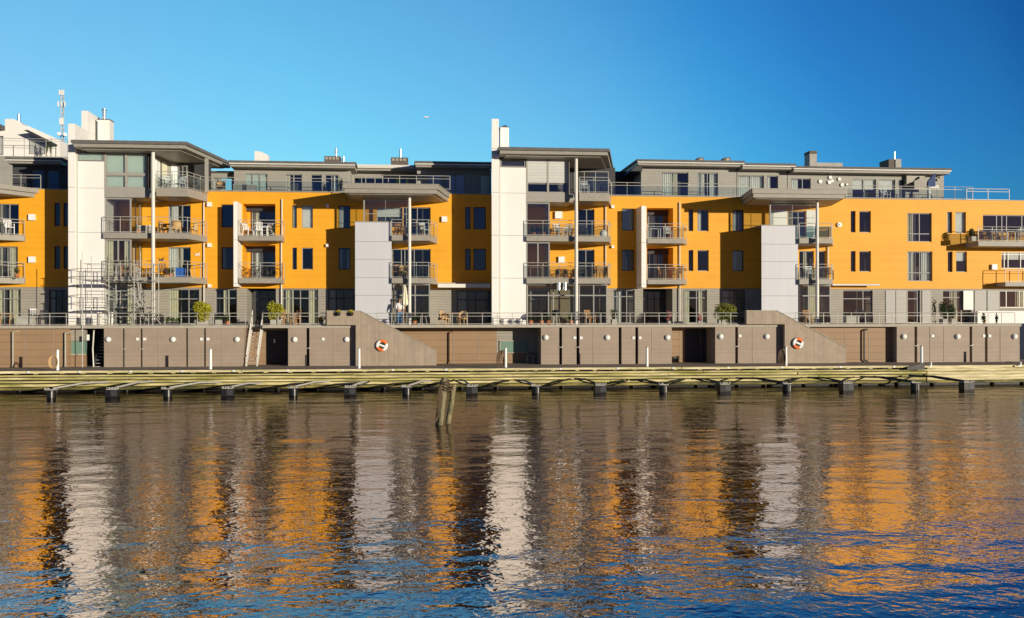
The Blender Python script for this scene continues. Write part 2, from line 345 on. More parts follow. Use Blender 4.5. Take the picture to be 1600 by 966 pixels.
# ------------------------------------------------------------------ sheds on the quay
def shed(p0, p1, label, grooves, lamps, smalls, seams, ztop=ZT-0.18):
    x0, x1 = PX(p0, YT), PX(p1, YT); yf = YT+0.06
    t = thing('storage_shed', label, 'shed', ((x0+x1)/2, YT, ZD), 'storage sheds along the quay')
    gs = sorted(PX(g, yf) for g in grooves); mb = MB(); x = x0
    gw = 0.055 if p0 < 300 else 0.095
    for g in gs+[x1+gw]:
        mb.box(x, g-gw, yf, YR-0.02, ZD+0.002, ztop-0.002); x = g+gw
    mb.build('wall', 'shed', t)
    for g in gs: MB().box(g-gw+.002, g+gw-.002, yf+0.32, yf+0.36, ZD+0.01, ztop-0.02).build('groove', 'black', t)
    for s in seams:
        x = PX(s, yf); MB().box(x-0.025, x+0.025, yf-0.018, yf-0.002, ZD+0.01, ztop-0.02).build('seam_strip', 'ramp', t)
    if len(gs) > 0:
        for g in gs[:2]:
            h = MB().bar((g-0.13, yf-0.045, ZD+1.1), (g+0.10, yf-0.045, ZD+1.1), 0.03, 0.04)
            h.tube((g+0.1, yf, ZD+1.14), (g+0.1, yf-0.06, ZD+1.14), 0.05, 8); h.build('door_handle', 'metal', t)
    for l in lamps:
        x = PX(l, yf); z = PZ(l, 530.5 if l < 600 else 527.5 if l < 1100 else 526, yf)
        b = MB().tube((x, yf-0.02, z), (x, yf-0.10, z), 0.18, 18); lb = b.build('lamp_base', 'metal', t)
        o = MB().ball((x, yf-0.10, z), 0.155, (1, 0.55, 1), 16, 8).build('lamp_globe', 'lampw', lb)
    for l in smalls:
        x = PX(l, yf); z = PZ(l, 530 if l < 600 else 528 if l < 1100 else 525, yf)
        MB().box(x-0.09, x+0.09, yf-0.05, yf-0.002, z-0.08, z+0.08).build('number_plate', 'whitep', t)
    return t
shed(162, 381, 'long brown storage shed between the two white stairs', (193, 221, 292, 320), (170, 271, 371), (215, 226, 315, 325), (248, 347))
shed(450, 556, 'brown storage shed beside the dark door and under the first ramp', (481,), (461, 542), (505,), (521,))
shed(845.5, 1050, 'long brown storage shed in the middle below the terrace column', (876, 903, 969, 995), (853, 949, 1043), (898, 908, 990, 1000), (927, 1019))
shed(1118, 1222, 'brown storage shed between the dark recess and the second ramp', (1151,), (1126, 1198), (1156,), (1176,))
shed(1402, 1594, 'brown storage shed at the right end of the quay', (1431, 1517, 1541), (1412, 1496, 1585), (1457, 1537, 1546), (1453, 1475, 1563))
def wall_thing(name, label, cat, mb, m, origin): o = mb.build(name, m, origin=origin); return tag(o, label, cat)
for a, b, lab in ((-170, 108, 'brown panelled wall at the left end below the terrace'), (381, 450, 'brown wall behind the white ladder stair, half in shadow'),
                  (560, 780, 'brown panelled wall with one drainpipe behind the first ramp'), (1050, 1118, 'brown wall in the recess with small black box, mostly shaded'),
                  (1226, 1402, 'brown panelled wall with dark drainpipe behind the second ramp')):
    yy = YT+0.35 if a < 0 else -4.85 if a == 1226 else YR
    x0 = PX(a, yy if a < 0 else YT)+(0.001 if a != 1226 else .02); x1 = PX(b, yy if a < 0 else YT)-0.001
    t = thing('retaining_wall', lab, 'wall', ((x0+x1)/2, yy, ZD), 'brown retaining walls under the terrace')
    MB().box(x0, x1, yy, yy+0.4, ZD+0.003, ZT-0.183).build('wall', 'brown', t)
    mb = MB(); x = x0+1.1
    while x < x1-0.3: mb.box(x-0.02, x+0.02, yy-0.012, yy-0.002, ZD+0.01, ZT-0.19); x += 1.66
    if x > x0+1.2: mb.build('cover_strip', 'shed', t)
    if a == 381: 
        d0, d1 = PX(416, yy), PX(449, yy)
        MB().box(d0, d1, yy-0.03, yy-0.002, ZD+0.02, ZD+2.2).build('door', 'dark', t); MB().box(PX(429, yy)-.05, PX(429, yy)+.05, yy-0.07, yy-0.03, ZD+1.4, ZD+1.65).build('door_plate', 'whitep', t)
    if a == 1050:
        for d0, d1 in ((1070, 1094), (1095, 1118)): MB().box(PX(d0, yy), PX(d1, yy)-.02, yy-.035, yy-.013, ZD+.02, ZT-.35).build('door', 'dark', t)  # dark panels, not doors, added to stand in for the shade on this wall
    if a == 1050: MB().box(PX(1051, yy), PX(1057, yy), yy-0.2, yy-0.002, ZD+0.02, ZD+0.38).build('socket_box', 'dark', t)
    pipes = {-170: ((20, 518, 571), (102, 519, 571)), 560: ((703, 519, 571),), 1226: ((1350, 515, 566),)}.get(a, ())
    for p, y0, y1 in pipes:
        x = PX(p, yy-0.15); z1 = PZ(p, y0, yy); mb = MB().path([(x+0.25, yy, z1), (x+0.2, yy-0.16, z1), (x, yy-0.16, z1-0.05), (x, yy-0.16, ZD+0.15), (x+(0.25 if a == 1226 else 0), yy-0.22, ZD+0.03)], 0.055, 8)
        mb.build('drainpipe', 'dark' if a == 1226 else 'brown' if a > 0 else 'cap', t)  # brown and dark tones take in the shadow beside the pipe
# stair recess with green grey cabinet at the left
x0, x1 = PX(108, YT)+.002, PX(162, YT)-.002
t = thing('stair_recess_wall', 'grey wall with green cabinet left of the first shed', 'wall', (x0, YR, ZD))
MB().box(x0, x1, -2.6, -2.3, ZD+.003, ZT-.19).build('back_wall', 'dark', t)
MB().box(PX(111, -4.8), PX(133, -4.8), -4.8, -4.4, PZ(120, 533, -4.8), ZT-.19).build('upper_panel', 'grey_clad', t)
MB().box(PX(108.5, -4.8), PX(133, -4.8), -4.8, -4.4, ZD+.004, PZ(120, 554.5, -4.8)).build('lower_panel', 'brown', t)
b_ = MB().box(PX(110.5, -4.8), PX(133, -4.8), -4.8, -4.45, PZ(120, 554, -4.8), PZ(120, 533.3, -4.8)).build('cabinet', 'teal', t)
MB().box(PX(110, -4.9), PX(134, -4.9), -4.93, -4.81, PZ(120, 555, -4.9), PZ(120, 553, -4.9)).build('cabinet_sill', 'cap', b_)
x0, x1 = PX(780, YT)+.002, PX(845.5, YT)-.002
t = thing('service_wall', 'grey wall with green window band beside the middle shed, right half in shadow', 'wall', (x0, YR, ZD))
MB().box(x0, x1, YR, YR+.4, PZ(800, 551.5, YR), ZT-.183).build('upper_wall', 'grey_clad', t)
MB().box(x0, x1, YR, YR+.4, ZD+.003, PZ(800, 551.7, YR)).build('lower_wall', 'brown', t)
q = MB().box(PX(782, YR), PX(824, YR), YR-.05, YR-.002, PZ(800, 551, YR), PZ(800, 533.5, YR)).build('window_band', 'teal', t)
mb = MB()
for a, b, c, d in ((780.5, 825, 532.3, 533.6), (780.5, 825, 550.6, 552), (780.5, 782, 533, 551)): mb.box(PX(a, YR), PX(b, YR), YR-.09, YR-.051, PZ(800, d, YR), PZ(800, c, YR))
mb.build('band_frame', 'cap', q)
x = PX(828, -4.0)
t = thing('step_stool', 'small grey metal step stool in the dark corner beside the middle shed', 'stool', (x, -4.0, ZD))
mb = MB()
for sx in (-.2, .2):
    for sy in (-.13, .13): mb.bar((x+sx*1.15, -4+sy*1.4, ZD), (x+sx*.9, -4+sy*.8, ZD+.5), .03, .03)
for z in (.25,): mb.bar((x-.21, -4.15, ZD+z), (x+.21, -4.15, ZD+z), .03, .03)
mb.build('leg_frame', 'metal', t); MB().box(x-.2, x+.2, -4.13, -3.87, ZD+.5, ZD+.53).build('step', 'metal', t)

# ramps with vertical boards
def ramp(pl, pk, pe, ytop, yend, ybase, label, other=None):
    y = YT-0.42; P = lambda a, b: (PX(a, y), PZ(a, b, y))
    xa, zt = P(pl, ytop); xb, _ = P(pk, ytop); xc, ze = P(pe, yend)
    t = thing('ramp_wall', label, 'ramp', (xb, y, ZD), 'boarded ramp walls in front of the sheds')
    xi = PX(other[1], YT)
    z_ = ZT+0.0
    poly = [(xa, z_+.002), (xi+.02, z_+.002), (xi+.02, ZD+.004), (xc, ZD+.004), (xc, ze), (xb, zt), (xa, zt)]
    # one wall with an inner notch over the shed
    MB().add([], []) 
    n = len(poly); mb = MB()
    xi += .02
    if xi < xb:
        mb.prism_xz([(xa, z_+.002), (xi, z_+.002), (xi, zt), (xa, zt)], y, YT-.02)
        mb.prism_xz([(xi, ZD+.004), (xc, ZD+.004), (xc, ze), (xb, zt), (xi, zt)], y, YT-.02)
    else:
        zs = zt+(ze-zt)*(xi-xb)/(xc-xb)
        mb.prism_xz([(xa, z_+.002), (xi, z_+.002), (xi, zs), (xb, zt), (xa, zt)], y, YT-.02)
        mb.prism_xz([(xi, ZD+.004), (xc, ZD+.004), (xc, ze), (xi, zs)], y, YT-.02)
    mb.build('board_wall', 'ramp', t)
    mb = MB(); mb.bar((xa-.03, (y+YT)/2, zt+.022), (xb, (y+YT)/2, zt+.022), .5, .035); mb.bar((xb, (y+YT)/2, zt+.022), (xc+.02, (y+YT)/2, ze+.022), .5, .035)
    mb.build('top_rail_board', 'cap', t)
ramp(510.5, 563, 682, 486.5, 549, 571, 'sloping boarded ramp wall with lifebuoy and two flower pots on top', (510, 556))
ramp(1166.5, 1214, 1322, 486, 544, 566, 'sloping boarded ramp wall with lifebuoy in front of the right half', (1166, 1222))

# ------------------------------------------------------------------ window, balcony and building helpers
def holed_wall(mb, x0, x1, z0, z1, y, holes, depth=0.22):
    xs = sorted({x0, x1, *[min(max(h[k], x0), x1) for h in holes for k in (0, 1)]})
    zs = sorted({z0, z1, *[min(max(h[k], z0), z1) for h in holes for k in (2, 3)]})
    for i in range(len(xs)-1):
        for j in range(len(zs)-1):
            cx, cz = (xs[i]+xs[i+1])/2, (zs[j]+zs[j+1])/2
            if any(h[0] < cx < h[1] and h[2] < cz < h[3] for h in holes): continue
            mb.quad((xs[i], y, zs[j]), (xs[i+1], y, zs[j]), (xs[i+1], y, zs[j+1]), (xs[i], y, zs[j+1]))
    for h in holes:
        a, b, c, d = h[:4]; Y = y+(h[4] if len(h) > 4 else depth)
        mb.quad((a, y, c), (a, Y, c), (a, Y, d), (a, y, d)); mb.quad((b, Y, c), (b, y, c), (b, y, d), (b, Y, d))
        mb.quad((a, Y, d), (b, Y, d), (b, y, d), (a, y, d)); mb.quad((a, y, c), (b, y, c), (b, Y, c), (a, Y, c))
def window(root, a, b, c, d, y, vm=(), hm=(), fr='dframe', curtain=None, fw=0.055, name='window', inset=0.13, glass='glass'):
    """a..b in x, c..d in z; vm and hm are mullions as fractions; the frame with its pane and its curtain as children"""
    yf = y+inset; mb = MB(); yb = yf+0.07
    mb.box(a, a+fw, yf, yb, c, d); mb.box(b-fw, b, yf, yb, c, d); mb.box(a+fw, b-fw, yf, yb, c, c+fw); mb.box(a+fw, b-fw, yf, yb, d-fw, d)
    for v in vm: x = a+(b-a)*v; mb.box(x-fw/2, x+fw/2, yf+.004, yb-.004, c+fw, d-fw)
    for h in hm: z = c+(d-c)*h; mb.box(a+fw, b-fw, yf+.008, yb-.008, z-fw/2, z+fw/2)
    o = mb.build(name, fr, root)
    yg = yf+0.035
    MB().quad((a+fw, yg, c+fw), (b-fw, yg, c+fw), (b-fw, yg, d-fw), (a+fw, yg, d-fw)).build('pane', glass, o)
    yc = yf+0.16; W = b-a
    def fold(x0, x1, m, nm='curtain', z0=None, z1=None):
        z0 = c+.02 if z0 is None else z0; z1 = d-.02 if z1 is None else z1
        n = max(4, int((x1-x0)/0.07)); mb = MB()
        for i in range(n):
            xa = x0+(x1-x0)*i/n; xb = x0+(x1-x0)*(i+1)/n; ya = yc+(0.045 if i % 2 else 0); yb2 = yc+(0 if i % 2 else 0.045)
            mb.quad((xa, ya, z0), (xb, yb2, z0), (xb, yb2, z1), (xa, ya, z1))
        mb.build(nm, m, o)
    for cu in (curtain or '').split('+'):
        if cu == 'L': fold(a+fw*.5, a+W*.30, 'curtain')
        if cu == 'R': fold(b-W*.28, b-fw*.5, 'curtain')
        if cu == 'LW': fold(a+fw*.5, a+W*.42, 'white_curtain')
        if cu == 'RW': fold(b-W*.36, b-fw*.5, 'white_curtain')
        if cu == 'W': fold(a+fw*.5, b-fw*.5, 'white_curtain')
        if cu == 'C': fold(a+W*.36, a+W*.62, 'curtain')
        if cu in ('blind', 'louvre', 'wblind'): MB().box(a+fw*.6, b-fw*.6, yc-.06, yc-.04, c+.02, d-.02).build('blind', cu, o)
        if cu == 'half': MB().box(a+fw*.6, b-fw*.6, yc-.06, yc-.04, c+(d-c)*.55, d-.02).build('blind', 'wblind', o)
    return o
def railing(parent, pts, z, h=1.03, glass=None, step=1.0, name='railing', two=True, m='metal', ends=(0, 0), thick=1.0, kick=True):
    mb = MB(); pl = [Vector((p[0], p[1], z)) for p in pts]
    for i, (a, b) in enumerate(zip(pl, pl[1:])):
        L = (b-a).length; n = max(1, round(L/step))
        for k in range(n+1):
            if k == 0 and i > 0: continue
            p = a.lerp(b, k/n); mb.bar(p, p+Vector((0, 0, h-.03)), 0.038*thick, 0.038*thick)
        up = Vector((0, 0, 1))
        mb.tube(a+up*h, b+up*h, 0.024*thick, 6)
        if two: mb.bar(a+up*(h-.2), b+up*(h-.2), 0.025*thick, 0.028*thick)
        if kick: mb.bar(a+up*.07, b+up*.07, 0.025*thick, 0.028*thick)
    o = mb.build(name, m, parent)
    if glass:
        mb = MB()
        for a, b in zip(pl, pl[1:]):
            d = (b-a).normalized()*.03; nn = Vector((d.y, -d.x, 0)).normalized()*0.03
            mb.quad(a+d+nn+Vector((0,0,.08)), b-d+nn+Vector((0,0,.08)), b-d+nn+Vector((0,0,h-.22)), a+d+nn+Vector((0,0,h-.22)))
        mb.build('glass_panel', glass, o if parent is None else parent)
    return o
def balcony(root, pts, ztop, wall_y, th=0.36, glass=None, railpts=None, step=1.05, m='fascia', h=1.03, two=True):
    """pts: front outline in plan, left to right; closed back along wall_y"""
    poly = [(pts[0][0], wall_y)]+list(pts)+([(pts[-1][0], wall_y)] if abs(pts[-1][1]-wall_y) > .02 else [])
    if abs(pts[0][1]-wall_y) < .02: poly = poly[1:]
    o = MB().prism(poly, ztop-th, ztop).build('balcony', m, root)
    railing(o, railpts or [(p[0], p[1]+.05) for p in pts], ztop, h, glass, step, two=two)
    return o
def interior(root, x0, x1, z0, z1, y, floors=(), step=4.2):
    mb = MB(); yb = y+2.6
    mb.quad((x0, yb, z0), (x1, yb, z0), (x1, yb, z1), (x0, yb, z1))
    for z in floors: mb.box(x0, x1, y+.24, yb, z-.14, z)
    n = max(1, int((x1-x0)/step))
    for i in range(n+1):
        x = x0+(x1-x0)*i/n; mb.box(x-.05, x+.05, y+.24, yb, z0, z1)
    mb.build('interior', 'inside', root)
def downpipe(root, px, y, z0, z1, r=0.045, m='pole'):
    x = PX(px, y); MB().tube((x, y-.1, z0), (x, y-.1, z1), r, 8).build('downpipe', m, root)
def vent_box(root, px, py, y=0.0, s=.32):
    x = PX(px, y); z = PZ(px, py, y); o = MB().box(x-s/2, x+s/2, y-.2, y-.003, z-s/2, z+s/2).build('wall_vent', 'whitep', root)
def L3w(a, b): return (PX(a), PX(b), 10.80, 12.36)
def L2w(a, b): return (PX(a), PX(b), 7.96, 9.46)

# ------------------------------------------------------------------ white tower unit (fin, chimney, stair tower, glazed bay, balconies, roof)
def tower_unit(root, fl, fr_, f0, f1, b1, colpx, cpx, epx, roof, top_kind):
    YF = -2.7
    # fin and its tall chimneys
    xa, xb = PX(fl, -3.0), PX(fr_, -3.0)
    xr0 = max(xa, PX(fl+.5, 1.9)) if fl > 700 else xa; xr1 = xr0+(xb-xa)
    lx = lambda a, b, y: a+(b-a)*(y+3)/4.9
    mb = MB().prism([(xa, -3.0), (xb, -3.0), (xr1, 1.9), (xr0, 1.9)], ZT+.002, 17.05)
    mb.prism([(lx(xa, xr0, -.55)+.002, -.55), (lx(xb, xr1, -.55)-.002, -.55), (xr1-.002, 1.898), (xr0+.002, 1.898)], 17.06, 18.4)
    fin = mb.build('fin_wall', 'white', root)
    for z in (7.3, 10.15, 13.0, 15.9): MB().box(xa-.002, xb+.002, -3.004, -2.9, z-.012, z+.012).build('joint_line', 'joint', fin)
    xc0 = (xb+.25) if top_kind == 1 else PX(782.3, .6); ch = MB().box(xc0, xc0+(.78 if top_kind == 1 else .60), .6, 1.5, 15.4, 18.05).build('chimney', 'white', root)
    mb = MB().box(xc0-.03, xc0+(.81 if top_kind == 1 else .63), .57, 1.53, 18.055, 18.11); mb.build('chimney_cap', 'roof', ch)
    if top_kind == 1: MB().tube((xc0+.3, 1, 18.1), (xc0+.3, 1, 18.75), .13, 10).tube((xc0+.3, 1, 18.8), (xc0+.3, 1, 18.86), .17, 10).build('flue', 'cone', ch)
    else: MB().ball((xc0+.35, 1, 18.15), .16, (1.2, 1, .8)).build('flue', 'dark', ch)
    # rain pipe in the slot
    xs = (xb+PX(f0, YF))/2
    mb = MB().tube((xs, YF-.02, ZT), (xs, YF-.02, 15.3), .07, 8); mb.build('downpipe', 'metal', root)
    x0, x1 = PX(f0, YF), PX(f1, YF)
    MB().box(xb+.003, x0-.003, YF+.25, 0, ZT, 15.2).build('slot_panel', 'white', root)
    tw = MB().box(x0, x1, YF, 1.5, ZT+.002, 14.72).build('stair_tower', 'white', root)
    for z in (7.3, 10.15, 13.0): MB().box(x0, x1+.001, YF-.003, YF+.2, z-.012, z+.012).build('joint_line', 'joint', tw)
    # strip window above the tower
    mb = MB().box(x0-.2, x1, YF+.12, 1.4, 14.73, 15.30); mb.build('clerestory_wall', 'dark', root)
    window(root, x0+.05, x1-.05, 14.76, 15.25, YF-.12, fr='frame', curtain='blind' if top_kind == 1 else None)
    # bay on the top floor
    xb0, xb1 = x1+.003, PX(b1, YF); mid = 0.5
    spx = MB().box(xb0, xb1+.25, YF, 0, Z4-.62, Z4-.05).build('spandrel', 'grey', root)
    holes = []
    for a, b in ((xb0+.1, (xb0+xb1)/2-.05), ((xb0+xb1)/2+.05, xb1-.1)):
        if top_kind == 1: holes += [(a, b, 14.0, 15.22), (a, b, 13.08, 13.83)]
        else: holes += [(a, b, 13.08, 15.3)]
    mb = MB(); holed_wall(mb, xb0, xb1, Z4-.05, 15.4, YF, holes, .1); bay = mb.build('bay_wall', 'grey', root)
    for h in holes:
        if top_kind == 1: window(root, *h[:4], YF-.05, fr='frame', curtain='blind', fw=.04)
        else:
            o = window(root, *h[:4], YF-.05, hm=(.26,), fr='frame', fw=.05)
            MB().box(h[0]+.01, h[1]-.01, YF+.02, YF+.045, 13.72, 15.30).build('blind', 'louvre', o)
    MB().box(xb1-.02, xb1+.02, YF+.1, 0, Z4, 15.4).box(xb0, xb1, .4, .45, Z4, 15.4).build('bay_side_wall', 'inside', root)
    # glazed corner rooms on floors two and three beside the tower
    gb1 = x1+(PX(b1, YF)-x1)*(.62 if top_kind == 1 else .55)
    for z0, z1 in ((Z3, Z4-.63), (Z2, Z3-.37)):
        window(root, x1+.02, gb1, z0+.02, z1-.02, YF-.05, vm=(.5,) if z0 == Z2 else (), hm=() , fr='frame', fw=.09, name='glazed_screen', curtain='L+R' if (z0 == Z2 and top_kind == 1) else None)
        mb = MB()
        for yy in (YF+.15, -1.6, -.6): mb.box(gb1-.05, gb1+.0, yy, yy+.07, z0, z1)
        mb.box(gb1-.05, gb1, YF+.15, 0, z1-.08, z1); sc_ = mb.build('side_screen', 'frame', root)
        MB().quad((gb1-.02, YF+.1, z0), (gb1-.02, 0, z0), (gb1-.02, 0, z1-.08), (gb1-.02, YF+.1, z1-.08)).build('pane', 'rglass', sc_)
    # balconies
    xc, xe = PX(cpx, -2.95), PX(epx, -.3)
    for k, z in ((2, Z2), (3, Z3)):
        balcony(root, [(x1+.01, -2.95), (xc, -2.95), (xe, -.3)], z, 0, glass=None if top_kind == 1 else 'rglass', step=1.05)
    xs4 = PX(colpx+5, -2.95)
    o = MB().prism([(xs4, 0), (xs4, -2.95), (xc, -2.95), (xe, -.3), (xe, 0)], Z4-.55, Z4).build('balcony', 'fascia', root)
    railing(o, [(xs4, -2.9), (xc, -2.9), (xe, -.3)], Z4, 1.05, 'rglass', .95)
    MB().prism([(xb1, -.02), (xb1, -2.75), (xs4, -2.75), (xs4, -.02)], Z4-.5, Z4-.1).build('floor_slab', 'grey', root)
    # soffit boards under the slabs
    # column in front
    xk = PX(colpx, -3.32)
    MB().tube((xk, -3.32, ZT), (xk, -3.32, 15.38), .115, 14).build('column', 'pole', root)
    mb = MB()
    for z in (Z2, Z3, Z4): mb.box(xk-.1, xk+.08, -3.3, -2.96, z-.30, z-.05)
    mb.build('column_bracket', 'grey', root)
    # roof
    r0, r1, rb = roof
    p = [(PX(r0, -4.3), -4.3), (PX(r1, -4.3), -4.3), (PX(rb, 3.8), 3.8), (PX(r0, -4.3), 3.8)]
    inset = [(x+(.5 if i in (0, 3) else -.5), y+(.5 if i < 2 else -.4)) for i, (x, y) in enumerate(p)]
    rf = MB().prism(p, 15.60, 15.80).build('roof', 'roof', root)
    f_ = MB().prism([(x+(.12 if i in (0, 3) else -.12), y+(.12 if i < 2 else -.1)) for i, (x, y) in enumerate(p)], 15.38, 15.595).build('fascia', 'fascia', rf)
    MB().prism(inset, 15.30, 15.375).build('soffit', 'soffit', rf)
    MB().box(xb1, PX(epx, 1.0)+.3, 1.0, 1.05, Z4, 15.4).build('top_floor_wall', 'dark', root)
    window(root, xb1+.9, PX(cpx, 1.0), Z4+.05, 15.1, .8, vm=(.3, .62), fr='frame', curtain='LW' if top_kind == 1 else 'R')
    return x0, x1, xb1, xc, xe

# ------------------------------------------------------------------ BUILDING A (left half)
XA0 = PX(107, 0)+.0; XA1 = PX(768.5, 0)
A = thing('apartment_building', 'orange and grey apartment block with scaffold at its white tower, left of the centre', 'building', ((XA0+XA1)/2, 4, 1.2), 'orange waterfront apartment blocks')
x0, x1, xb1, xc, xe = tower_unit(A, 106.8, 117.5, 121, 163, 230, 239.5, 293, 323, (111, 292, 363), 1)
def tower_wall_items(root, xw0, xw1, door, doorpx2, sky):
    pass
holesA = []; winA = []
def addw(L, H, rect, **k): H.append(rect); L.append((rect, k))
dz = dict(fr='frame')
addw(winA, holesA, (PX(263), PX(298), Z3+.02, 12.30), vm=(.15, .62,), fr='frame', curtain='LW')
addw(winA, holesA, (PX(263), PX(298), Z2+.02, 9.45), vm=(.55,), fr='frame', curtain='LW+C')
addw(winA, holesA, L3w(346, 364.5), curtain=None); addw(winA, holesA, L2w(346, 364.5), curtain='L')
addw(winA, holesA, L3w(456.8, 464), curtain='blind'); addw(winA, holesA, L3w(471.5, 489), curtain='wblind', fr='frame')
addw(winA, holesA, L2w(456.8, 464)); addw(winA, holesA, L2w(471.5, 489), fr='frame')
addw(winA, holesA, L3w(529, 547.5), curtain='LW'); addw(winA, holesA, L2w(529, 547.5), curtain='R+L')
addw(winA, holesA, (PX(589), PX(629), Z3+.75, 12.25), vm=(), fr='frame', curtain='half')
addw(winA, holesA, (PX(630), PX(673), Z3+.02, 12.30), vm=(.12, .52,), fr='frame', curtain=None)
addw(winA, holesA, (PX(612), PX(673), Z2+.02, 9.42), vm=(.25, .34, .58), fr='frame')
addw(winA, holesA, L3w(727, 735.5)); addw(winA, holesA, L3w(740, 759.5))
addw(winA, holesA, L2w(727, 735.5)); addw(winA, holesA, L2w(740, 759.5))
LG = 1.5
for z, top in ((Z3, 12.42), (Z2, 9.62)): holesA.append((PX(380), PX(430.5), z-.3, top, LG))
mb = MB(); holed_wall(mb, XA0, XA1, ZG, ZP-.05, 0, holesA); mb.box(XA0, XA1, .28, .3, ZP-.35, ZP-.06); mb.build('orange_wall', 'orange', A)
for r, k in winA: window(A, *r, 0, **k)
def loggia(root, a, b, zs, cur):
    for (z, top), c in zip(zs, cur):
        window(root, a+.3, b-.02, z, top-.35, LG-.2, vm=(.14, .52), fr='dframe', curtain=c, name='loggia_door')
        MB().box(a, b, LG-.25, LG+.3, top-.36, top+.2).build('shade_lintel', 'dark', root); MB().box(a, a+.29, LG+.02, LG+.3, z-.3, top-.36).build('loggia_wall', 'orange', root)  # lintel coloured dark for the shade across the loggia top
        MB().box(a, b, 0.01, LG, z-.3, z).build('loggia_floor', 'fascia', root)
loggia(A, PX(380)+.01, PX(430.5)-.01, ((Z3, 12.42), (Z2, 9.62)), ('L', 'LW'))
# ground floor walls, grey
gA = []; wA = []
addw(wA, gA, (PX(170), PX(214), ZT+.05, 6.6), vm=(.3, .66), hm=(.72,), fr='frame', curtain='R')
addw(wA, gA, (PX(263), PX(311), ZT+.05, 6.62), vm=(.65,), hm=(.72,), fr='frame', curtain='L')
addw(wA, gA, (PX(336), PX(370), ZT+.05, 6.62), vm=(.6,), hm=(.74,), fr='frame', curtain='C')
addw(wA, gA, (PX(441), PX(497), ZT+.05, 6.62), vm=(.28, .5, .76), hm=(.74,), fr='frame', curtain='L+R')
addw(wA, gA, (PX(513), PX(553), ZT+.05, 6.62), vm=(.3, .6), hm=(.74,), curtain='L')
addw(wA, gA, (PX(618), PX(660), ZT+.05, 6.62), vm=(.2, .6), hm=(.72,), fr='frame')
addw(wA, gA, (PX(714), PX(767), ZT+.05, 6.55), vm=(.3, .55, .95), hm=(.72,), curtain='L')
gA.append((PX(386), PX(431), ZT, 6.70, 2.0))
mb = MB(); holed_wall(mb, XA0, XA1, ZT, ZG-.003, .04, gA); mb.build('ground_floor_wall', 'grey_clad', A)
for r, k in wA: window(A, *r, .04, **k)
window(A, PX(386)+.02, PX(431)-.02, ZT, 6.6, 1.7, vm=(.3, .6), hm=(.75,), name='terrace_door')
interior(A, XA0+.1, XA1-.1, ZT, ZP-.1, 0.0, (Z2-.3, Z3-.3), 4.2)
MB().box(XA0, XA1, -.02, 6.0, ZP-.045, ZP).build('parapet_cap', 'fascia', A)
# fin at the small balconies and the balconies themselves
def mid_unit(root, pf0, pf1, pa, pb, pc, glass, ztop=12.37):
    xf = PX(pf0, -1.6); xg = PX(pf1, -1.6)
    f = MB().prism_xz([(xf, ZG+.0), (xg, ZG+.0), (xg, ztop), (xf, ztop)], -1.6, -.003).build('balcony_fin', 'white', root)
    mb = MB()
    for z in (Z2-.35, Z3-.30): mb.box(xf-.003, xg+.003, -1.603, -.01, z-.01, z+.01)
    mb.build('joint_line', 'joint', f)
    for z in (Z2, Z3):
        balcony(root, [(PX(pa, -1.55), -1.55), (PX(pb, -1.55), -1.55), (PX(pc, 0)+.0, -.25)], z, 0, th=.33, glass=glass, step=1.45)
mid_unit(A, 365, 371, 373, 440, 445, None)
downpipe(A, 441, 0, Z3+.0, 12.75); downpipe(A, 440, 0, ZT, Z2-.34); downpipe(A, 440, 0, Z2, Z3-.34); downpipe(A, 319, 0, ZT, Z2-.37); downpipe(A, 319, 0, Z2, Z3-.37); downpipe(A, 319, 0, Z3, Z4-.56)
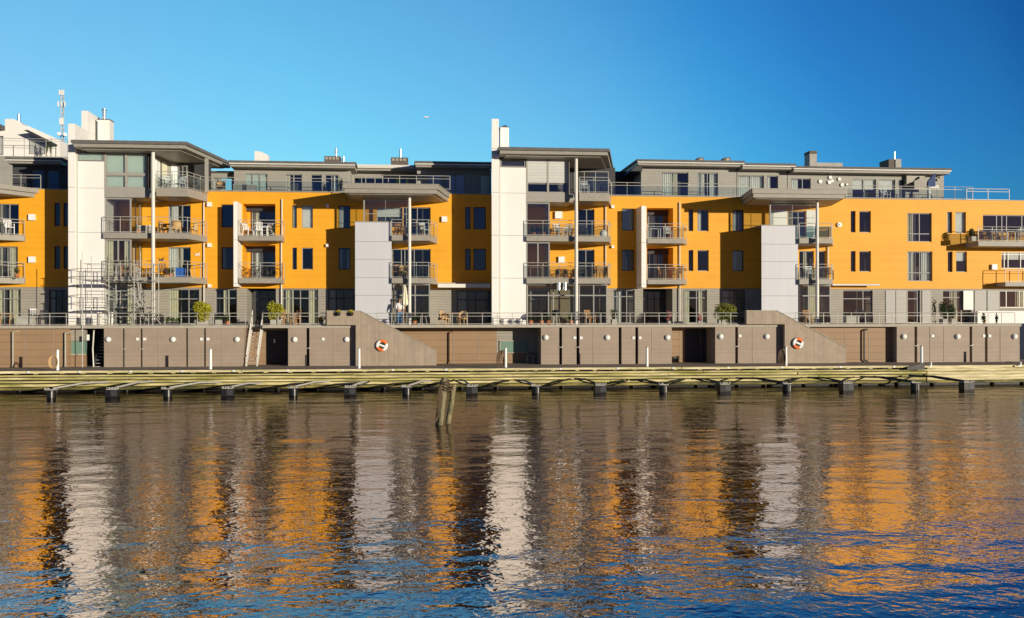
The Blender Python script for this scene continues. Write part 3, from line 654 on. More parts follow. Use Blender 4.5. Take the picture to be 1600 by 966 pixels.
# grey panel tower with canopy unit
def canopy_unit(root, g0, g1, cpx, epx, colpx, can, glassL3, ztop=10.98):
    YG = -2.5; a, b = PX(g0, YG), PX(g1, YG)
    a2 = max(a, PX(g0+2, 0)); t_ = MB().prism([(a, YG), (b, YG), (max(b, PX(g1, 0))-.05, -.003), (a2, -.003)], ZT+.002, ztop).build('panel_tower', 'panel', root)
    mb = MB(); z = ZT+.75
    while z < ztop-.3: mb.box(a-.003, b+.003, YG-.003, YG+.05, z-.012, z+.012); z += 1.19
    mb.build('joint_line', 'joint', t_)
    MB().box(a-.03, b+.03, YG-.03, -.01, ztop+.002, ztop+.06).build('tower_cap', 'fascia', t_)
    # glass screen above
    gx0 = PX(g0+13, YG); gx1 = PX(colpx-3, YG)
    mb = MB().box(gx0, gx0+.09, YG+.02, YG+.11, ztop+.06, 12.66); mb.box(gx0+.09, gx1, YG+.04, YG+.1, 12.5, 12.58); mb.box(gx0+.09, gx1, YG+.04, YG+.09, ztop+.55, ztop+.59)
    mb.box((gx0+gx1)/2-.012, (gx0+gx1)/2+.012, YG+.04, YG+.07, ztop+.06, 12.5)
    s_ = mb.build('glass_screen', 'frame', root)
    MB().quad((gx0+.09, YG+.06, ztop+.06), (gx1, YG+.06, ztop+.06), (gx1, YG+.06, 12.5), (gx0+.09, YG+.06, 12.5)).build('pane', 'rglass', s_)
    xc, xe = PX(cpx, -2.75), PX(epx, -.3)
    for z in (Z2, Z3):
        gl = glassL3 if z == Z3 else ('rglass')
        balcony(root, [(b+.01, -2.75), (xc, -2.75), (xe, -.3)], z, 0, glass=gl, step=.95, two=True)
    xk = PX(colpx, -3.12)
    MB().tube((xk, -3.12, ZT), (xk, -3.12, 12.66), .105, 14).build('column', 'pole', root)
    mb = MB()
    for z in (Z2, Z3): mb.box(xk-.08, xk+.08, -3.1, -2.76, z-.30, z-.05)
    mb.build('column_bracket', 'grey', root)
    l0, r0, r1, l1 = can
    p = [(PX(l0, -4.3), -4.3), (PX(r0, -4.3), -4.3), (PX(r1, 0), -.01), (PX(l1, 0), -.01)]
    sh = lambda d: [(p[0][0]+d, p[0][1]+d), (p[1][0]-d, p[1][1]+d), (p[2][0]-d, p[2][1]), (p[3][0]+d, p[3][1])]
    c_ = MB().prism(p, 12.97, 13.27).build('canopy', 'fascia', root)
    MB().prism(sh(.10), 12.70, 12.966).build('fascia', 'fascia', c_); MB().prism(sh(.35), 12.64, 12.696).build('soffit', 'soffit', c_)
    MB().prism(sh(-.04), 13.272, 13.31).build('canopy_edge', 'grey', c_)
canopy_unit(A, 555, 612, 670, 683.5, 640, (536, 684.7, 703, 545), 'rglass')
# winter garden on the ground floor under that balcony
def ground_bay(root, p0, p1, depth, vm, cur=None):
    a, b = PX(p0, -depth), PX(p1, -depth)
    window(root, a, b, ZT, Z2-.38, -depth-.13, vm=vm, hm=(.72,), fr='frame', fw=.08, name='glazed_bay', curtain=cur)
    mb = MB()
    for yy in (-depth+.1, -depth/2, -.1): mb.box(b-.06, b, yy, yy+.07, ZT, Z2-.38)
    mb.box(b-.06, b, -depth+.1, 0, Z2-.46, Z2-.38); mb.box(b-.06, b, -depth+.1, 0, ZT+1.95, ZT+2.02)
    s_ = mb.build('bay_side', 'frame', root)
    MB().quad((b-.03, -depth, ZT), (b-.03, 0, ZT), (b-.03, 0, Z2-.45), (b-.03, -depth, Z2-.45)).build('pane', 'glass', s_)
ground_bay(A, 614, 672, 2.2, (.28, .6))
ground_bay(A, 164, 212, 2.2, (.5,), 'R')
for px, py in ((690.5, 343),): vent_box(A, px+4, py, 0, .38)
for px, py, s in ((328, 320, .3), (328, 383.5, .26), (328, 447, .22)): vent_box(A, px, py, 0, s)
vent_box(A, 512, 322, 0, .2); vent_box(A, 512, 384, 0, .2)
# orange wall right jamb trims and drip boards
MB().box(PX(323)+.02, XA1, -.05, -.003, ZG-.06, ZG).build('drip_board', 'orange', A)
# penthouse storey
YP = 2.5
def penthouse(root, p0, p1, ytop, ov, wins, roofm='roof', y=YP, wall='pent_clad', end=None, sl=0, y0=None):
    a, b = PX(p0, y), PX(p1, y); zt = PZ((p0+p1)/2, ytop, y-1)
    holes = [(PX(w_[0], y), PX(w_[1], y), ZP+.05, zt-.75) for w_ in wins]
    mb = MB(); holed_wall(mb, a, b, ZP, zt-.4, y, holes, .16)
    mb.quad((a, y+7, ZP), (a, y, ZP), (a, y, zt-.4), (a, y+7, zt-.4)); mb.quad((b, y, ZP), (b, y+7, ZP), (b, y+7, zt-.4), (b, y, zt-.4))
    mb.build('penthouse_wall', wall, root)
    for w_, h in zip(wins, holes): window(root, *h[:4], y-.05, vm=w_[2], fr='frame', curtain=w_[3])
    r = MB().box(a-ov[0], b+ov[1], y-1.0, y+7, zt-.16, zt).build('penthouse_roof', roofm, root)
    MB().box(a-ov[0]+.1, b+ov[1]-.1, y-.9, y+6.9, zt-.42, zt-.163).build('fascia', 'fascia', r)
    MB().box(a-ov[0]+.06, b+ov[1]-.06, y-1.07, y-1.0, zt-.26, zt-.18).build('gutter', 'pole', r)
    for i in range(1): 
        pass
    mb = MB().quad((a, y+2.2, ZP), (b, y+2.2, ZP), (b, y+2.2, zt-.4), (a, y+2.2, zt-.4)); mb.build('interior', 'inside', root)
    return zt
zt = penthouse(A, 366, 548, 252, (.2, .45), ((383, 418, (.33, .66), 'blind'), (446, 472, (.5,), 'L'), (486, 503, (), None), (508, 529, (.5,), 'RW')))
h_ = (PX(333, 3.2), PX(363, 3.2), ZP+.4, ZP+1.35)
mb = MB(); holed_wall(mb, PX(322, 3.2), PX(368, 3.2), ZP, 14.95, 3.2, [h_], .15); mb.build('link_wall', 'pent_clad', A); window(A, *h_, 3.15, vm=(.3, .62), fr='frame', curtain='LW')
MB().box(PX(322, 3.2), PX(368, 3.2), 3.0, 3.8, 14.96, 15.08).build('link_roof', 'roof', A)
zt2 = penthouse(A, 549, 650, 257.5, (.0, .2), ((553, 640, (.14, .38, .62, .86), None),), roofm='pole', y=4.4)
zt3 = penthouse(A, 652, 768, 252.5, (.2, .0), ((667, 692, (), 'louvre'), (697, 727, (.5,), 'louvre'), (750, 766, (), 'blind')))
def cant(root, px0, px1, y0, y1, y):
    o = MB().box(PX(px0, y), PX(px1, y), y, y+1.2, PZ(px0, y1, y), PZ(px0, y0, y)).build('vent_block', 'brick', root); return o
v = cant(A, 507, 532, 244, 254, 4.0)
mb = MB()
for k in range(4): x = PX(510.5+5.6*k, 4); mb.box(x-.09, x+.09, 3.97, 3.998, PZ(520, 249.5, 4), PZ(520, 246, 4))
mb.build('vent_grille', 'cap', v); MB().tube((PX(525.5, 4.5), 4.5, PZ(520, 246, 4)), (PX(525.5, 4.5), 4.5, PZ(520, 232, 4.5)), .09, 8).build('flue', 'cone', v)
MB().tube((PX(537, 4.5), 4.5, PZ(520, 252, 4)), (PX(537, 4.5), 4.5, PZ(520, 244.5, 4.5)), .08, 8).build('flue', 'cone', A)
v = cant(A, 611, 638, 246, 260, 6.0)
mb = MB()
for k in range(4): x = PX(615+5.8*k, 6); mb.box(x-.09, x+.09, 5.97, 5.998, PZ(620, 251.5, 6), PZ(620, 248, 6))
mb.build('vent_grille', 'cap', v); MB().tube((PX(626, 6.5), 6.5, PZ(620, 248, 6)), (PX(626, 6.5), 6.5, PZ(620, 233, 6.5)), .09, 8).build('flue', 'cone', v)
MB().prism_xz([(PX(398, 6), PZ(405, 256, 6)), (PX(419, 6), PZ(405, 256, 6)), (PX(419, 6), PZ(405, 242, 6)), (PX(408, 6), PZ(405, 237, 6)), (PX(398, 6), PZ(405, 236, 6))], 6, 6.8).build('roof_chimney', 'white', A)
# top floor behind the left roof: diagonal glazed wall with curtains
def top_room(root, pa, pb, y0, y1, wins):
    a = Vector((PX(pa, y0), y0)); b = Vector((PX(pb, y1), y1)); d = (b-a)
    mb = MB(); 
    mb.add([(a.x, a.y, Z4), (b.x, b.y, Z4), (b.x, b.y, 15.4), (a.x, a.y, 15.4)], [(0, 1, 2, 3)])
    o = mb.build('top_floor_wall', 'pent_clad', root)
    for f0, f1, m in wins:
        p = a+d*f0; q_ = a+d*f1; n_ = Vector((d.y, -d.x)).normalized()*.04
        mb = MB().add([(p.x+n_.x, p.y+n_.y, Z4+.1), (q_.x+n_.x, q_.y+n_.y, Z4+.1), (q_.x+n_.x, q_.y+n_.y, 15.1), (p.x+n_.x, p.y+n_.y, 15.1)], [(0,1,2,3)])
        mb.build('curtained_window', m, o)
top_room(A, 236, 262, -2.6, .4, ((.08, .5, 'white_curtain'), (.6, .95, 'curtain')))
top_room(A, 262, 325, .4, 3.0, ((.08, .36, 'white_curtain'), (.44, .6, 'dark'), (.66, .80, 'white_curtain')))
MB().box(PX(323.5, -.6)-.12, PX(323.5, -.6)+.1, -.7, -.5, Z4, 15.35).build('roof_post', 'grey', A)
# awning on the ground floor
x0_, x1_ = PX(684, -.9), PX(768, -.9)-.1
aw = MB().box(x0_, x1_, -1.0, -.06, 6.90, 6.97).box(x0_, x1_, -1.06, -1.0, 6.72, 6.97).build('awning', 'awning', A)
MB().box(x0_, x1_, -.3, -.052, 6.975, 7.08).build('awning_case', 'metal', aw)
# roof terrace railings along the parapet of A
railing(A, [(PX(326, .25), .25), (PX(548, .25), .25)], ZP, .95, 'rglass', 1.9, name='roof_railing')
railing(A, [(PX(548, .25), -1.5), (PX(702, .25), -1.5)], ZP+.03, .95, None, 1.15, name='roof_railing')

# ------------------------------------------------------------------ BUILDING B (right half)
XB0 = XA1+.01; XB1 = PX(1700, 0)
B = thing('apartment_building', 'orange and grey apartment block with louvre blinds in its white tower, right half', 'building', ((XB0+XB1)/2, 4, 1.2), 'orange waterfront apartment blocks')
tower_unit(B, 768.5, 780, 781.5, 822, 890, 900.5, 951, 955, (779, 953, 959), 2)
holesB = []; winB = []
addw(winB, holesB, (PX(903), PX(929), Z3+.02, 12.30), vm=(.55,), fr='frame', curtain=None)
addw(winB, holesB, (PX(903), PX(929), Z2+.02, 9.45), vm=(.5,), fr='frame')
for a, b in ((972, 991), (1145, 1162.5)): addw(winB, holesB, L3w(a, b), curtain='LW' if a > 1000 else 'blind'); addw(winB, holesB, L2w(a, b), curtain='blind' if a > 1000 else 'L')
for a, b, c, d in ((1076, 1083.5, 1090, 1107.5), (1329.5, 1337, 1343, 1361)):
    addw(winB, holesB, L3w(a, b), curtain='LW' if a < 1100 else None); addw(winB, holesB, L3w(c, d), curtain='LW' if a < 1100 else None, fr='frame'); addw(winB, holesB, L2w(a, b)); addw(winB, holesB, L2w(c, d), fr='frame')
addw(winB, holesB, L3w(1480, 1488), curtain='wblind'); addw(winB, holesB, L3w(1493, 1509.5), curtain='wblind', fr='frame')
addw(winB, holesB, L2w(1481, 1488.5)); addw(winB, holesB, L2w(1494, 1511), fr='frame', curtain='half')
addw(winB, holesB, (PX(1418), PX(1456), PZ(1437, 378, 0), PZ(1437, 333, 0)), vm=(.25, .53), hm=(.28,), fr='frame', curtain='L')
addw(winB, holesB, (PX(1418), PX(1457), PZ(1437, 439.5, 0), PZ(1437, 393, 0)), vm=(.25, .53), hm=(.28,), fr='frame', curtain='LW+RW')
addw(winB, holesB, (PX(1536), PX(1640), PZ(1570, 363, 0), PZ(1570, 336, 0)), vm=(.22, .3, .37, .6), fr='frame', curtain=None)
addw(winB, holesB, (PX(1565), PX(1640), PZ(1590, 420, 0), PZ(1590, 394, 0)), vm=(.08, .16, .42), hm=(.86,), fr='pole', curtain='half')
addw(winB, holesB, (PX(1231), PX(1259), Z3+.02, 12.30), vm=(.3, .62), fr='frame', curtain='L')
addw(winB, holesB, (PX(1249), PX(1272), Z2+.02, 9.45), vm=(.45,), fr='frame', curtain='C')
addw(winB, holesB, (PX(1276), PX(1290), Z2+.02, 9.45), fr='frame')
for z, top in ((Z3, 12.42), (Z2, 9.62)): holesB.append((PX(1011), PX(1052), z-.3, top, LG))
ZPB = ZP
mb = MB(); holed_wall(mb, XB0, XB1, ZG, ZPB-.05, 0, holesB); mb.build('orange_wall', 'orange', B)
for r, k in winB: window(B, *r, 0, **k)
loggia(B, PX(1011)+.01, PX(1052)-.01, ((Z3, 12.42), (Z2, 9.62)), ('LW', 'C'))
mid_unit(B, 1002.5, 1010, 1012, 1068, 1072, 'rglass')
downpipe(B, 1061.5, 0, Z3, 12.85); downpipe(B, 1061.5, 0, ZT, Z2-.34); downpipe(B, 1061.5, 0, Z2, Z3-.34)
downpipe(B, 946, 0, ZT, Z2-.37); downpipe(B, 946, 0, Z2, Z3-.37); downpipe(B, 946, 0, Z3, Z4-.56)
canopy_unit(B, 1190, 1247, 1300, 1302, 1277, (1176, 1323, 1301, 1158), 'tglass', 10.98)
downpipe(B, 1293, 0, ZT, Z3-.4); 
# pale wall panel behind the glass of the third floor
MB().box(PX(1204), PX(1230), -.04, -.003, Z3+.02, 12.38).build('pale_wall_panel', 'white', B); MB().box(PX(1260), PX(1274), -.04, -.003, Z3+.02, 12.38).build('pale_wall_panel', 'white', B)
gB = []; wB = []
addw(wB, gB, (PX(830), PX(868), ZT+.05, 6.62), vm=(.5,), hm=(.72,), fr='frame')
addw(wB, gB, (PX(958), PX(992), ZT+.05, 6.62), vm=(.2, .65), hm=(.8,), fr='frame', curtain='LW')
addw(wB, gB, (PX(1068), PX(1105), ZT+.05, 6.62), vm=(.12, .58, .68), hm=(.76,), fr='frame', curtain='L+R')
addw(wB, gB, (PX(1129), PX(1165), ZT+.05, 6.62), vm=(.55,), hm=(.76,), curtain='L')
addw(wB, gB, (PX(1250), PX(1280), ZT+.05, 6.62), vm=(.5,), hm=(.76,), fr='frame', curtain='C+R')
addw(wB, gB, (PX(1318), PX(1364), ZT+.05, 6.62), vm=(.7,), hm=(.74,), fr='frame')
addw(wB, gB, (PX(1419), PX(1438), ZT+.05, 6.62), vm=(.85,), hm=(.74,), fr='frame')
addw(wB, gB, (PX(1474), PX(1518), ZT+.05, 6.62), vm=(.28, .5, .68), hm=(.78,), fr='frame', curtain='C')
addw(wB, gB, (PX(1563), PX(1640), PZ(1580, 481, 0), 6.62), vm=(.15, .42, .5), fr='pole', curtain='C')
gB.append((PX(1005), PX(1051), ZT, 6.70, 2.0))
mb = MB(); holed_wall(mb, XB0, XB1, ZT, ZG-.003, .04, gB); mb.build('ground_floor_wall', 'grey_clad', B)
for r, k in wB: window(B, *r, .04, **k)
window(B, PX(1005)+.02, PX(1051)-.02, ZT, 6.6, 1.7, vm=(.35, .6), hm=(.75,), name='terrace_door')
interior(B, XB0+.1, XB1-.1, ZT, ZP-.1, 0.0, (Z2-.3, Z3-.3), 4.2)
MB().box(XB0, XB1, -.02, 6.0, ZP-.045, ZP).build('parapet_cap', 'fascia', B)
ground_bay(B, 823, 949, 2.4, (.27, .33, .65, .83))
MB().box(PX(860, -.9), PX(890, -.9), -1.0, -.8, ZT, 6.6).build('tiled_wall', 'ceramic', B)
ground_bay(B, 1249, 1298, 2.2, (.3, .62), 'C')
MB().box(PX(1505), PX(1520), -.05, .03, 5.2, 6.6).box(PX(1519), PX(1600), -.7, -.5, ZT, 5.1).build('white_garden_wall', 'white', B)
MB().tube((PX(1299, -.7), -.75, 6.98), (PX(1374, -.7), -.75, 6.98), .07, 8).build('awning_roller', 'awning', B)
vent_box(B, 872.5, 336.5, 0, .5); vent_box(B, 877, 406, 0, .42); vent_box(B, 957, 323.5, 0, .2); vent_box(B, 957, 386, 0, .18); vent_box(B, 1552, 417.5, 0, .38)
o = MB().tube((PX(1311), -.004, PZ(1311, 351.5, 0)), (PX(1311), -.14, PZ(1311, 351.5, 0)), .17, 14); o.ball((PX(1310.5), -.16, PZ(1311, 351.5, 0)), .06); o.build('wall_lamp', 'whitep', B)
# louvred shutters on the ground floor
for a, b in ((1384, 1399), (1400, 1416), (1441, 1454), (1523, 1541), (1543, 1561)): MB().box(PX(a), PX(b), -.01, .036, ZT+.05, 6.62).build('shutter', 'shutter', B)
# right corner balconies
balcony(B, [(PX(1529, -1.7), -1.7), (XB1, -1.7)], PZ(1560, 377, -1.7), 0, th=.36, glass='rglass', step=1.1)
balcony(B, [(PX(1571, -1.2), -1.2), (XB1, -1.2)], PZ(1585, 441, -1.2), 0, th=.3, step=1.1)
# penthouses of B
penthouse(B, 1002, 1151, 250, (.55, .3), ((1034, 1076, (.5,), 'LW+C'), (1090, 1122, (.25, .5), 'LW+RW')))
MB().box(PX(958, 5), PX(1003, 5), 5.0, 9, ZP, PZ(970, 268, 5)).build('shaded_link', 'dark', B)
MB().box(PX(986, 5), PX(994, 5), 5.6, 6.2, PZ(990, 268, 5), PZ(990, 256, 5)).build('link_chimney', 'stone', B)
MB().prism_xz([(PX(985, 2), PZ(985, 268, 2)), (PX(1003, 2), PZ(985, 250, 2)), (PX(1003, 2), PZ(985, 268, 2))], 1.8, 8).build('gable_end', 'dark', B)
penthouse(B, 1152, 1230, 255, (.0, .3), ((1153, 1194, (.55,), 'W'), (1198, 1216, (), 'LW')))
penthouse(B, 1231, 1475, 261, (.0, .05), ((1236, 1267, (.6,), 'LW'), (1332, 1369, (.5,), 'half'), (1373, 1399, (), 'half'), (1404, 1415, (), 'LW')))
for a, b in ((1088, 1100), (1129, 1142)):
    v = MB().prism_xz([(PX(a-2, 4), PZ(a, 254, 4)), (PX(b, 4), PZ(a, 254, 4)), (PX(b, 4), PZ(a, 246, 4)), (PX(a+4, 4), PZ(a, 246, 4))], 4, 4.8).build('roof_vent', 'brick', B)
    MB().box(PX(a+6, 3.9), PX(b-1, 3.9), 3.96, 3.998, PZ(a, 251, 4), PZ(a, 247.5, 4)).build('vent_grille', 'cap', v)
c_ = MB().box(PX(1265.5, 4), PX(1276.5, 4), 4, 5, PZ(1270, 262, 4), PZ(1270, 240.5, 4)).build('roof_chimney', 'stone', B)
MB().box(PX(1266, 4)-.03, PX(1276, 4)+.03, 3.95, 5.05, PZ(1270, 240.4, 4), PZ(1270, 236, 4)).build('chimney_cap', 'brick', c_)
MB().box(PX(1277, 4), PX(1318, 4), 4.1, 6, PZ(1290, 262, 4), PZ(1290, 254, 4)).build('roof_hatch', 'stone', B)
v = MB().box(PX(1389, 4), PX(1407.5, 4), 4, 5.5, PZ(1398, 264, 4), PZ(1398, 249, 4)).build('vent_block', 'brick', B)
MB().box(PX(1399, 4), PX(1407.8, 4), 3.93, 3.998, PZ(1398, 263, 4), PZ(1398, 248.8, 4)).build('vent_front', 'stone', v)
MB().tube((PX(1398, 4.5), 4.5, PZ(1398, 250, 4)), (PX(1398, 4.5), 4.5, PZ(1398, 237.5, 4.5)), .09, 8).build('flue', 'cone', v)
# loggia notch at the right end of the penthouse
MB().prism_xz([(PX(1417, 2.2), PZ(1417, 270.5, 2.2)), (PX(1457, 2.2), PZ(1417, 270.5, 2.2)), (PX(1417, 2.2), PZ(1417, 288, 2.2))], 2.2, 2.49).build('shade_sail', 'soffit', B)
railing(B, [(PX(956, .25), .25), (PX(1170, .25), .25)], ZP, .95, 'rglass', 1.12, name='roof_railing')
railing(B, [(PX(1323, .25), .25), (PX(1520, .25), .25)], ZP, .95, 'rglass', 1.35, name='roof_railing')
railing(B, [(PX(1516, -.4), .05), (PX(1583, -.4), .05)], ZP-.05, .85, None, 1.5, name='roof_railing', m='lightmetal', thick=1.15)

# ------------------------------------------------------------------ LEFT BUILDING
XC0 = PX(-200, 0); XC1 = XA0-.01
C = thing('apartment_building', 'orange apartment block at the left edge with a pointed canopy corner', 'building', ((XC0+XC1)/2, 4, 1.2), 'orange waterfront apartment blocks')
hC = []; wC = []
for a, b in ((84.8, 94), (99, 106)): addw(wC, hC, (PX(a), PX(b), 10.80, 12.36)); addw(wC, hC, (PX(a), PX(b), 7.96, 9.46))
addw(wC, hC, (PX(-40), PX(29.5), Z3+.02, 12.25), vm=(.6, .78), fr='frame', curtain='C')
addw(wC, hC, (PX(-40), PX(28), Z2+.02, 9.42), vm=(.6, .8), fr='frame', curtain='C+R')
mb = MB(); holed_wall(mb, XC0, XC1, ZG, ZP-.05, 0, hC); mb.build('orange_wall', 'orange', C)
for r, k in wC: window(C, *r, 0, **k)
hC = []; wC = []
addw(wC, hC, (PX(76), PX(104), ZT+.05, 6.55), vm=(.35, .7), hm=(.75,), curtain='L')
addw(wC, hC, (PX(-40), PX(32), ZT+.05, 6.62), vm=(.3, .62, .82), hm=(.72,), fr='frame', curtain='C+R')
mb = MB(); holed_wall(mb, XC0, XC1, ZT, ZG-.003, .04, hC); mb.build('ground_floor_wall', 'grey_clad', C)
for r, k in wC: window(C, *r, .04, **k)
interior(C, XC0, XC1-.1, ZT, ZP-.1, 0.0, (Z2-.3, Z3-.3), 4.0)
MB().box(XC0, XC1, -.02, 6.0, ZP-.045, ZP).build('parapet_cap', 'fascia', C)
xt = PX(61, 0)
p = [(PX(-200, -4.3), -4.3), (PX(-62, -4.3), -4.3), (xt, -.01), (PX(-200, 0), -.01)]
c_ = MB().prism(p, 12.97, 13.27).build('canopy', 'fascia', C)
MB().prism([(p[0][0], p[0][1]+.1), (p[1][0]-.12, p[1][1]+.1), (xt-.25, -.01), p[3]], 12.70, 12.966).build('fascia', 'fascia', c_)
for z, e1, e2 in ((Z3, -40, 38), (Z2, -40, 38)):
    balcony(C, [(PX(-200, -2.3), -2.3), (PX(e1, -2.3), -2.3), (PX(e2, -.25), -.25)], z, 0, step=1.1)
vent_box(C, 51, 340, 0, .4); vent_box(C, 51, 406, 0, .4); vent_box(C, 53, 487, 0, .38)
penthouse(C, 20, 106, 246, (.1, .0), ((50, 68, (), None), (74, 92, (), None)), wall='dframe')  # wall takes the dark frame colour to carry its shade
railing(C, [(PX(-60, .3), .3), (PX(64, .3), .3)], ZP, .95, None, 1.15, name='roof_railing')
# ------------------------------------------------------------------ terrace railings (fences)
def fence(p0, p1, label, step=.98):
    y = YT+.12; x0, x1 = PX(p0, y), PX(p1, y)
    t = thing('terrace_railing', label, 'railing', ((x0+x1)/2, y, ZT), 'steel railings along the terrace edge')
    railing(t, [(x0, y), (x1, y)], ZT, .75, None, step, name='rail_frame', two=True)
fence(-160, 384, 'long galvanised railing on the terrace left of the white ladder stair')
fence(410, 509, 'short galvanised railing on the terrace between ladder stair and first ramp')
fence(588, 1164, 'long galvanised railing on the terrace between the two ramps')
fence(1243, 1586, 'galvanised railing on the terrace right of the second ramp')

# ------------------------------------------------------------------ quay furniture
def lifebuoy(px, py, label):
    y = YT-.42-.08; x, z = PX(px, y), PZ(px, py, y)
    t = thing('lifebuoy', label, 'lifebuoy', (x, y, z), 'lifebuoys on the ramps')
    R, r = .285, .09
    for k in range(4):
        a0 = math.pi/2*k+.35; mb = MB(); vs = []; n = 9; m_ = 10
        for i in range(n):
            a = a0+math.pi/2*i/(n-1)
            for j in range(m_):
                b = 2*math.pi*j/m_; rr = R+r*math.cos(b); vs.append((x+rr*math.cos(a), y+r*.7*math.sin(b)-.03, z+rr*math.sin(a)))
        mb.add(vs, [(i*m_+j, i*m_+(j+1) % m_, (i+1)*m_+(j+1) % m_, (i+1)*m_+j) for i in range(n-1) for j in range(m_)], True)
        mb.build('ring_segment', 'orangering' if k in (0, 2) else 'whitep', t)
    mb = MB()
    pts = [Vector((x+(R+.02)*math.cos(a)*1.08, y-.04, z+(R+.02)*math.sin(a)*1.08)) for a in [math.pi*2*i/16 for i in range(17)]]
    mb.path(pts, .014, 5); mb.build('grab_line', 'whitep', t)
    MB().bar((x-.26, y-.05, z+.10), (x+.22, y-.05, z-.08), .08, .11).build('line_bundle', 'whitep', t)
    MB().box(x-.1, x+.1, y+.02, y+.079, z-.25, z+.25).build('bracket', 'dark', t)
lifebuoy(596.5, 540, 'orange and white lifebuoy on the left ramp wall above the piles')
lifebuoy(1246.5, 536.5, 'orange and white lifebuoy on the right ramp wall')
for px, lab, rope in ((90, 'white mooring post with coiled yellow hose at the far left', 'coil'), (329, 'white mooring post in front of the long left shed', None),
                (561, 'white mooring post at the left end of the first ramp', None), (790, 'white mooring post with hanging rope by the green window band', 'rope'),
                (1011, 'white mooring post in front of the middle shed', None), (1228, 'white mooring post with hanging rope by the second ramp', 'rope'),
                (1440, 'white mooring post above the black rubber mat on the quay face', None), (1647, None, None)):
    y = YE+.25; x = PX(px, y)
    t = thing('mooring_post', lab or 'white mooring post outside the right edge', 'post', (x, y, ZD), 'white mooring posts along the quay')
    MB().tube((x, y, ZD), (x, y, ZD+1.18), .085, 14, .075).build('post', 'whitep', t)
    MB().tube((x, y, ZD+1.18), (x, y, ZD+1.23), .085, 14).build('post_cap', 'metal', t)
    MB().box(x-.16, x+.16, y-.16, y+.16, ZD, ZD+.03).build('base_plate', 'dark', t)
    if rope:
        o = thing('mooring_rope' if rope == 'rope' else 'hose_coil', 'tangled brown rope hung on the mooring post at '+('the green window band' if px < 900 else 'the second ramp') if rope == 'rope' else 'coiled yellow hose on the far left mooring post', 'rope' if rope == 'rope' else 'hose', (x, y, ZD))
        mb = MB()
        for k in range(9):
            if rope == 'coil': cx, rr, hh = x-.2, .16+.012*k, .36+.03*rnd.random(); cz = ZD+.52
            else: cx, rr, hh = x-.16-.02*k, .08+.02*k, .22+.045*k; cz = ZD+.85-.05*k
            pts = [(cx+rr*math.cos(a)+rnd.uniform(-.01, .01), y-.05-.02*math.sin(a*2)-.012*k, cz+hh*math.sin(a)) for a in [2*math.pi*i/14 for i in range(15)]]
            mb.path(pts, .018, 5)
        mb.build('rope_loops', 'wicker' if rope == 'coil' else 'bark', o)
# rubber mat on the quay face right
x = PX(1440, YE-.3)
o = MB().prism_xz([(PX(1416, YE-.4), PZ(1440, 573.5, YE-.4)), (PX(1437, YE-.4), PZ(1440, 568.5, YE-.4)), (PX(1443, YE-.4), PZ(1440, 568.5, YE-.4)), (PX(1443, YE-.4), PZ(1440, 578, YE-.4)), (PX(1416, YE-.4), PZ(1440, 577.5, YE-.4))], YE-.52, YE-.36).build('rubber_mat', 'black', origin=(x, YE-.4, ZD-.2))
tag(o, 'black rubber fender mat on the quay edge under the right mooring post', 'fender')
x = PX(1585, YE+.4)
o = MB().path([(PX(1571, YE+.4), YE+.4, ZD), (PX(1573, YE+.4), YE+.4, ZD+.2), (PX(1597, YE+.4), YE+.4, ZD+.14), (PX(1600, YE+.4), YE+.4, ZD+.14)], .02, 6).tube((PX(1580, YE+.4), YE+.4, ZD+.18), (PX(1578, YE+.4), YE+.4, ZD+.05), .02, 6).build('boat_rail', 'dark', origin=(x, YE+.4, ZD)); tag(o, 'thin dark pipe rail on the deck at the right end shed', 'rail')
for px in (1454.5, 1594.5):
    x = PX(px, YE-.2); o = MB().tube((x, YE-.2, ZD-.02), (x, YE-.2, ZD+.2), .06, 8).build('short_post', 'whitep', origin=(x, YE-.2, ZD)); tag(o, 'short white peg on the quay edge '+('right of the black mat' if px < 1500 else 'at the right end'), 'peg')
# ladder stair and dark stair
def stair(pbx, ptx, w_px, yb, yt, label, rails=True, mt='pole', side=1, zb=ZD):
    x0b = PX(pbx, yb); x0t = PX(ptx, yt); w_ = w_px
    t = thing('quay_stair', label, 'stair', (x0b, yb, zb), 'steel stairs from quay to terrace')
    B0 = Vector((x0b, yb, zb)); T0 = Vector((x0t, yt, ZT-.02)); wv = Vector((w_, 0, 0))
    for s_ in (0, 1):
        MB().bar(B0+wv*s_, T0+wv*s_, .05, .2).build('stringer', mt, t)
        if rails:
            mb = MB(); up = Vector((0, 0, .95)); mb.tube(B0+wv*s_+up*.75, T0+wv*s_+up, .035, 8); mb.tube(B0+wv*s_+up*.38, T0+wv*s_+up*.5, .025, 8)
            for k in range(5): p = (B0+wv*s_).lerp(T0+wv*s_, k/4); mb.bar(p, p+up*(.6+.4*k/4), .045, .045)
            mb.build('handrail', mt, t)
    n = 11
    for k in range(1, n):
        p = B0.lerp(T0, k/n); MB().box(p.x+.03, p.x+w_-.03, p.y-.1, p.y+.12, p.z-.02, p.z+.02).build('tread', 'metal', t)
stair(384.5, 394.5, .66, -5.6, -4.25, 'white ladder stair with two handrails between the left sheds')
t = thing('recess_stair', 'steel stair with cream handrail in the dark recess beside the scaffold', 'stair', (PX(150, -4.3), -4.3, ZD))
B0 = Vector((PX(147, -5.0), -5.0, ZD)); T0 = Vector((PX(160, -3.2), -3.2, ZT-.2)); 
for k in range(12): p = B0.lerp(T0, k/12); MB().box(p.x+.1, PX(161, -4.5), p.y-.12, p.y+.12, p.z, p.z+.035).build('tread', 'metal', t)
MB().bar(B0+Vector((.05,0,.1)), T0+Vector((-.1,0,0)), .05, .2).build('stringer', 'dark', t)
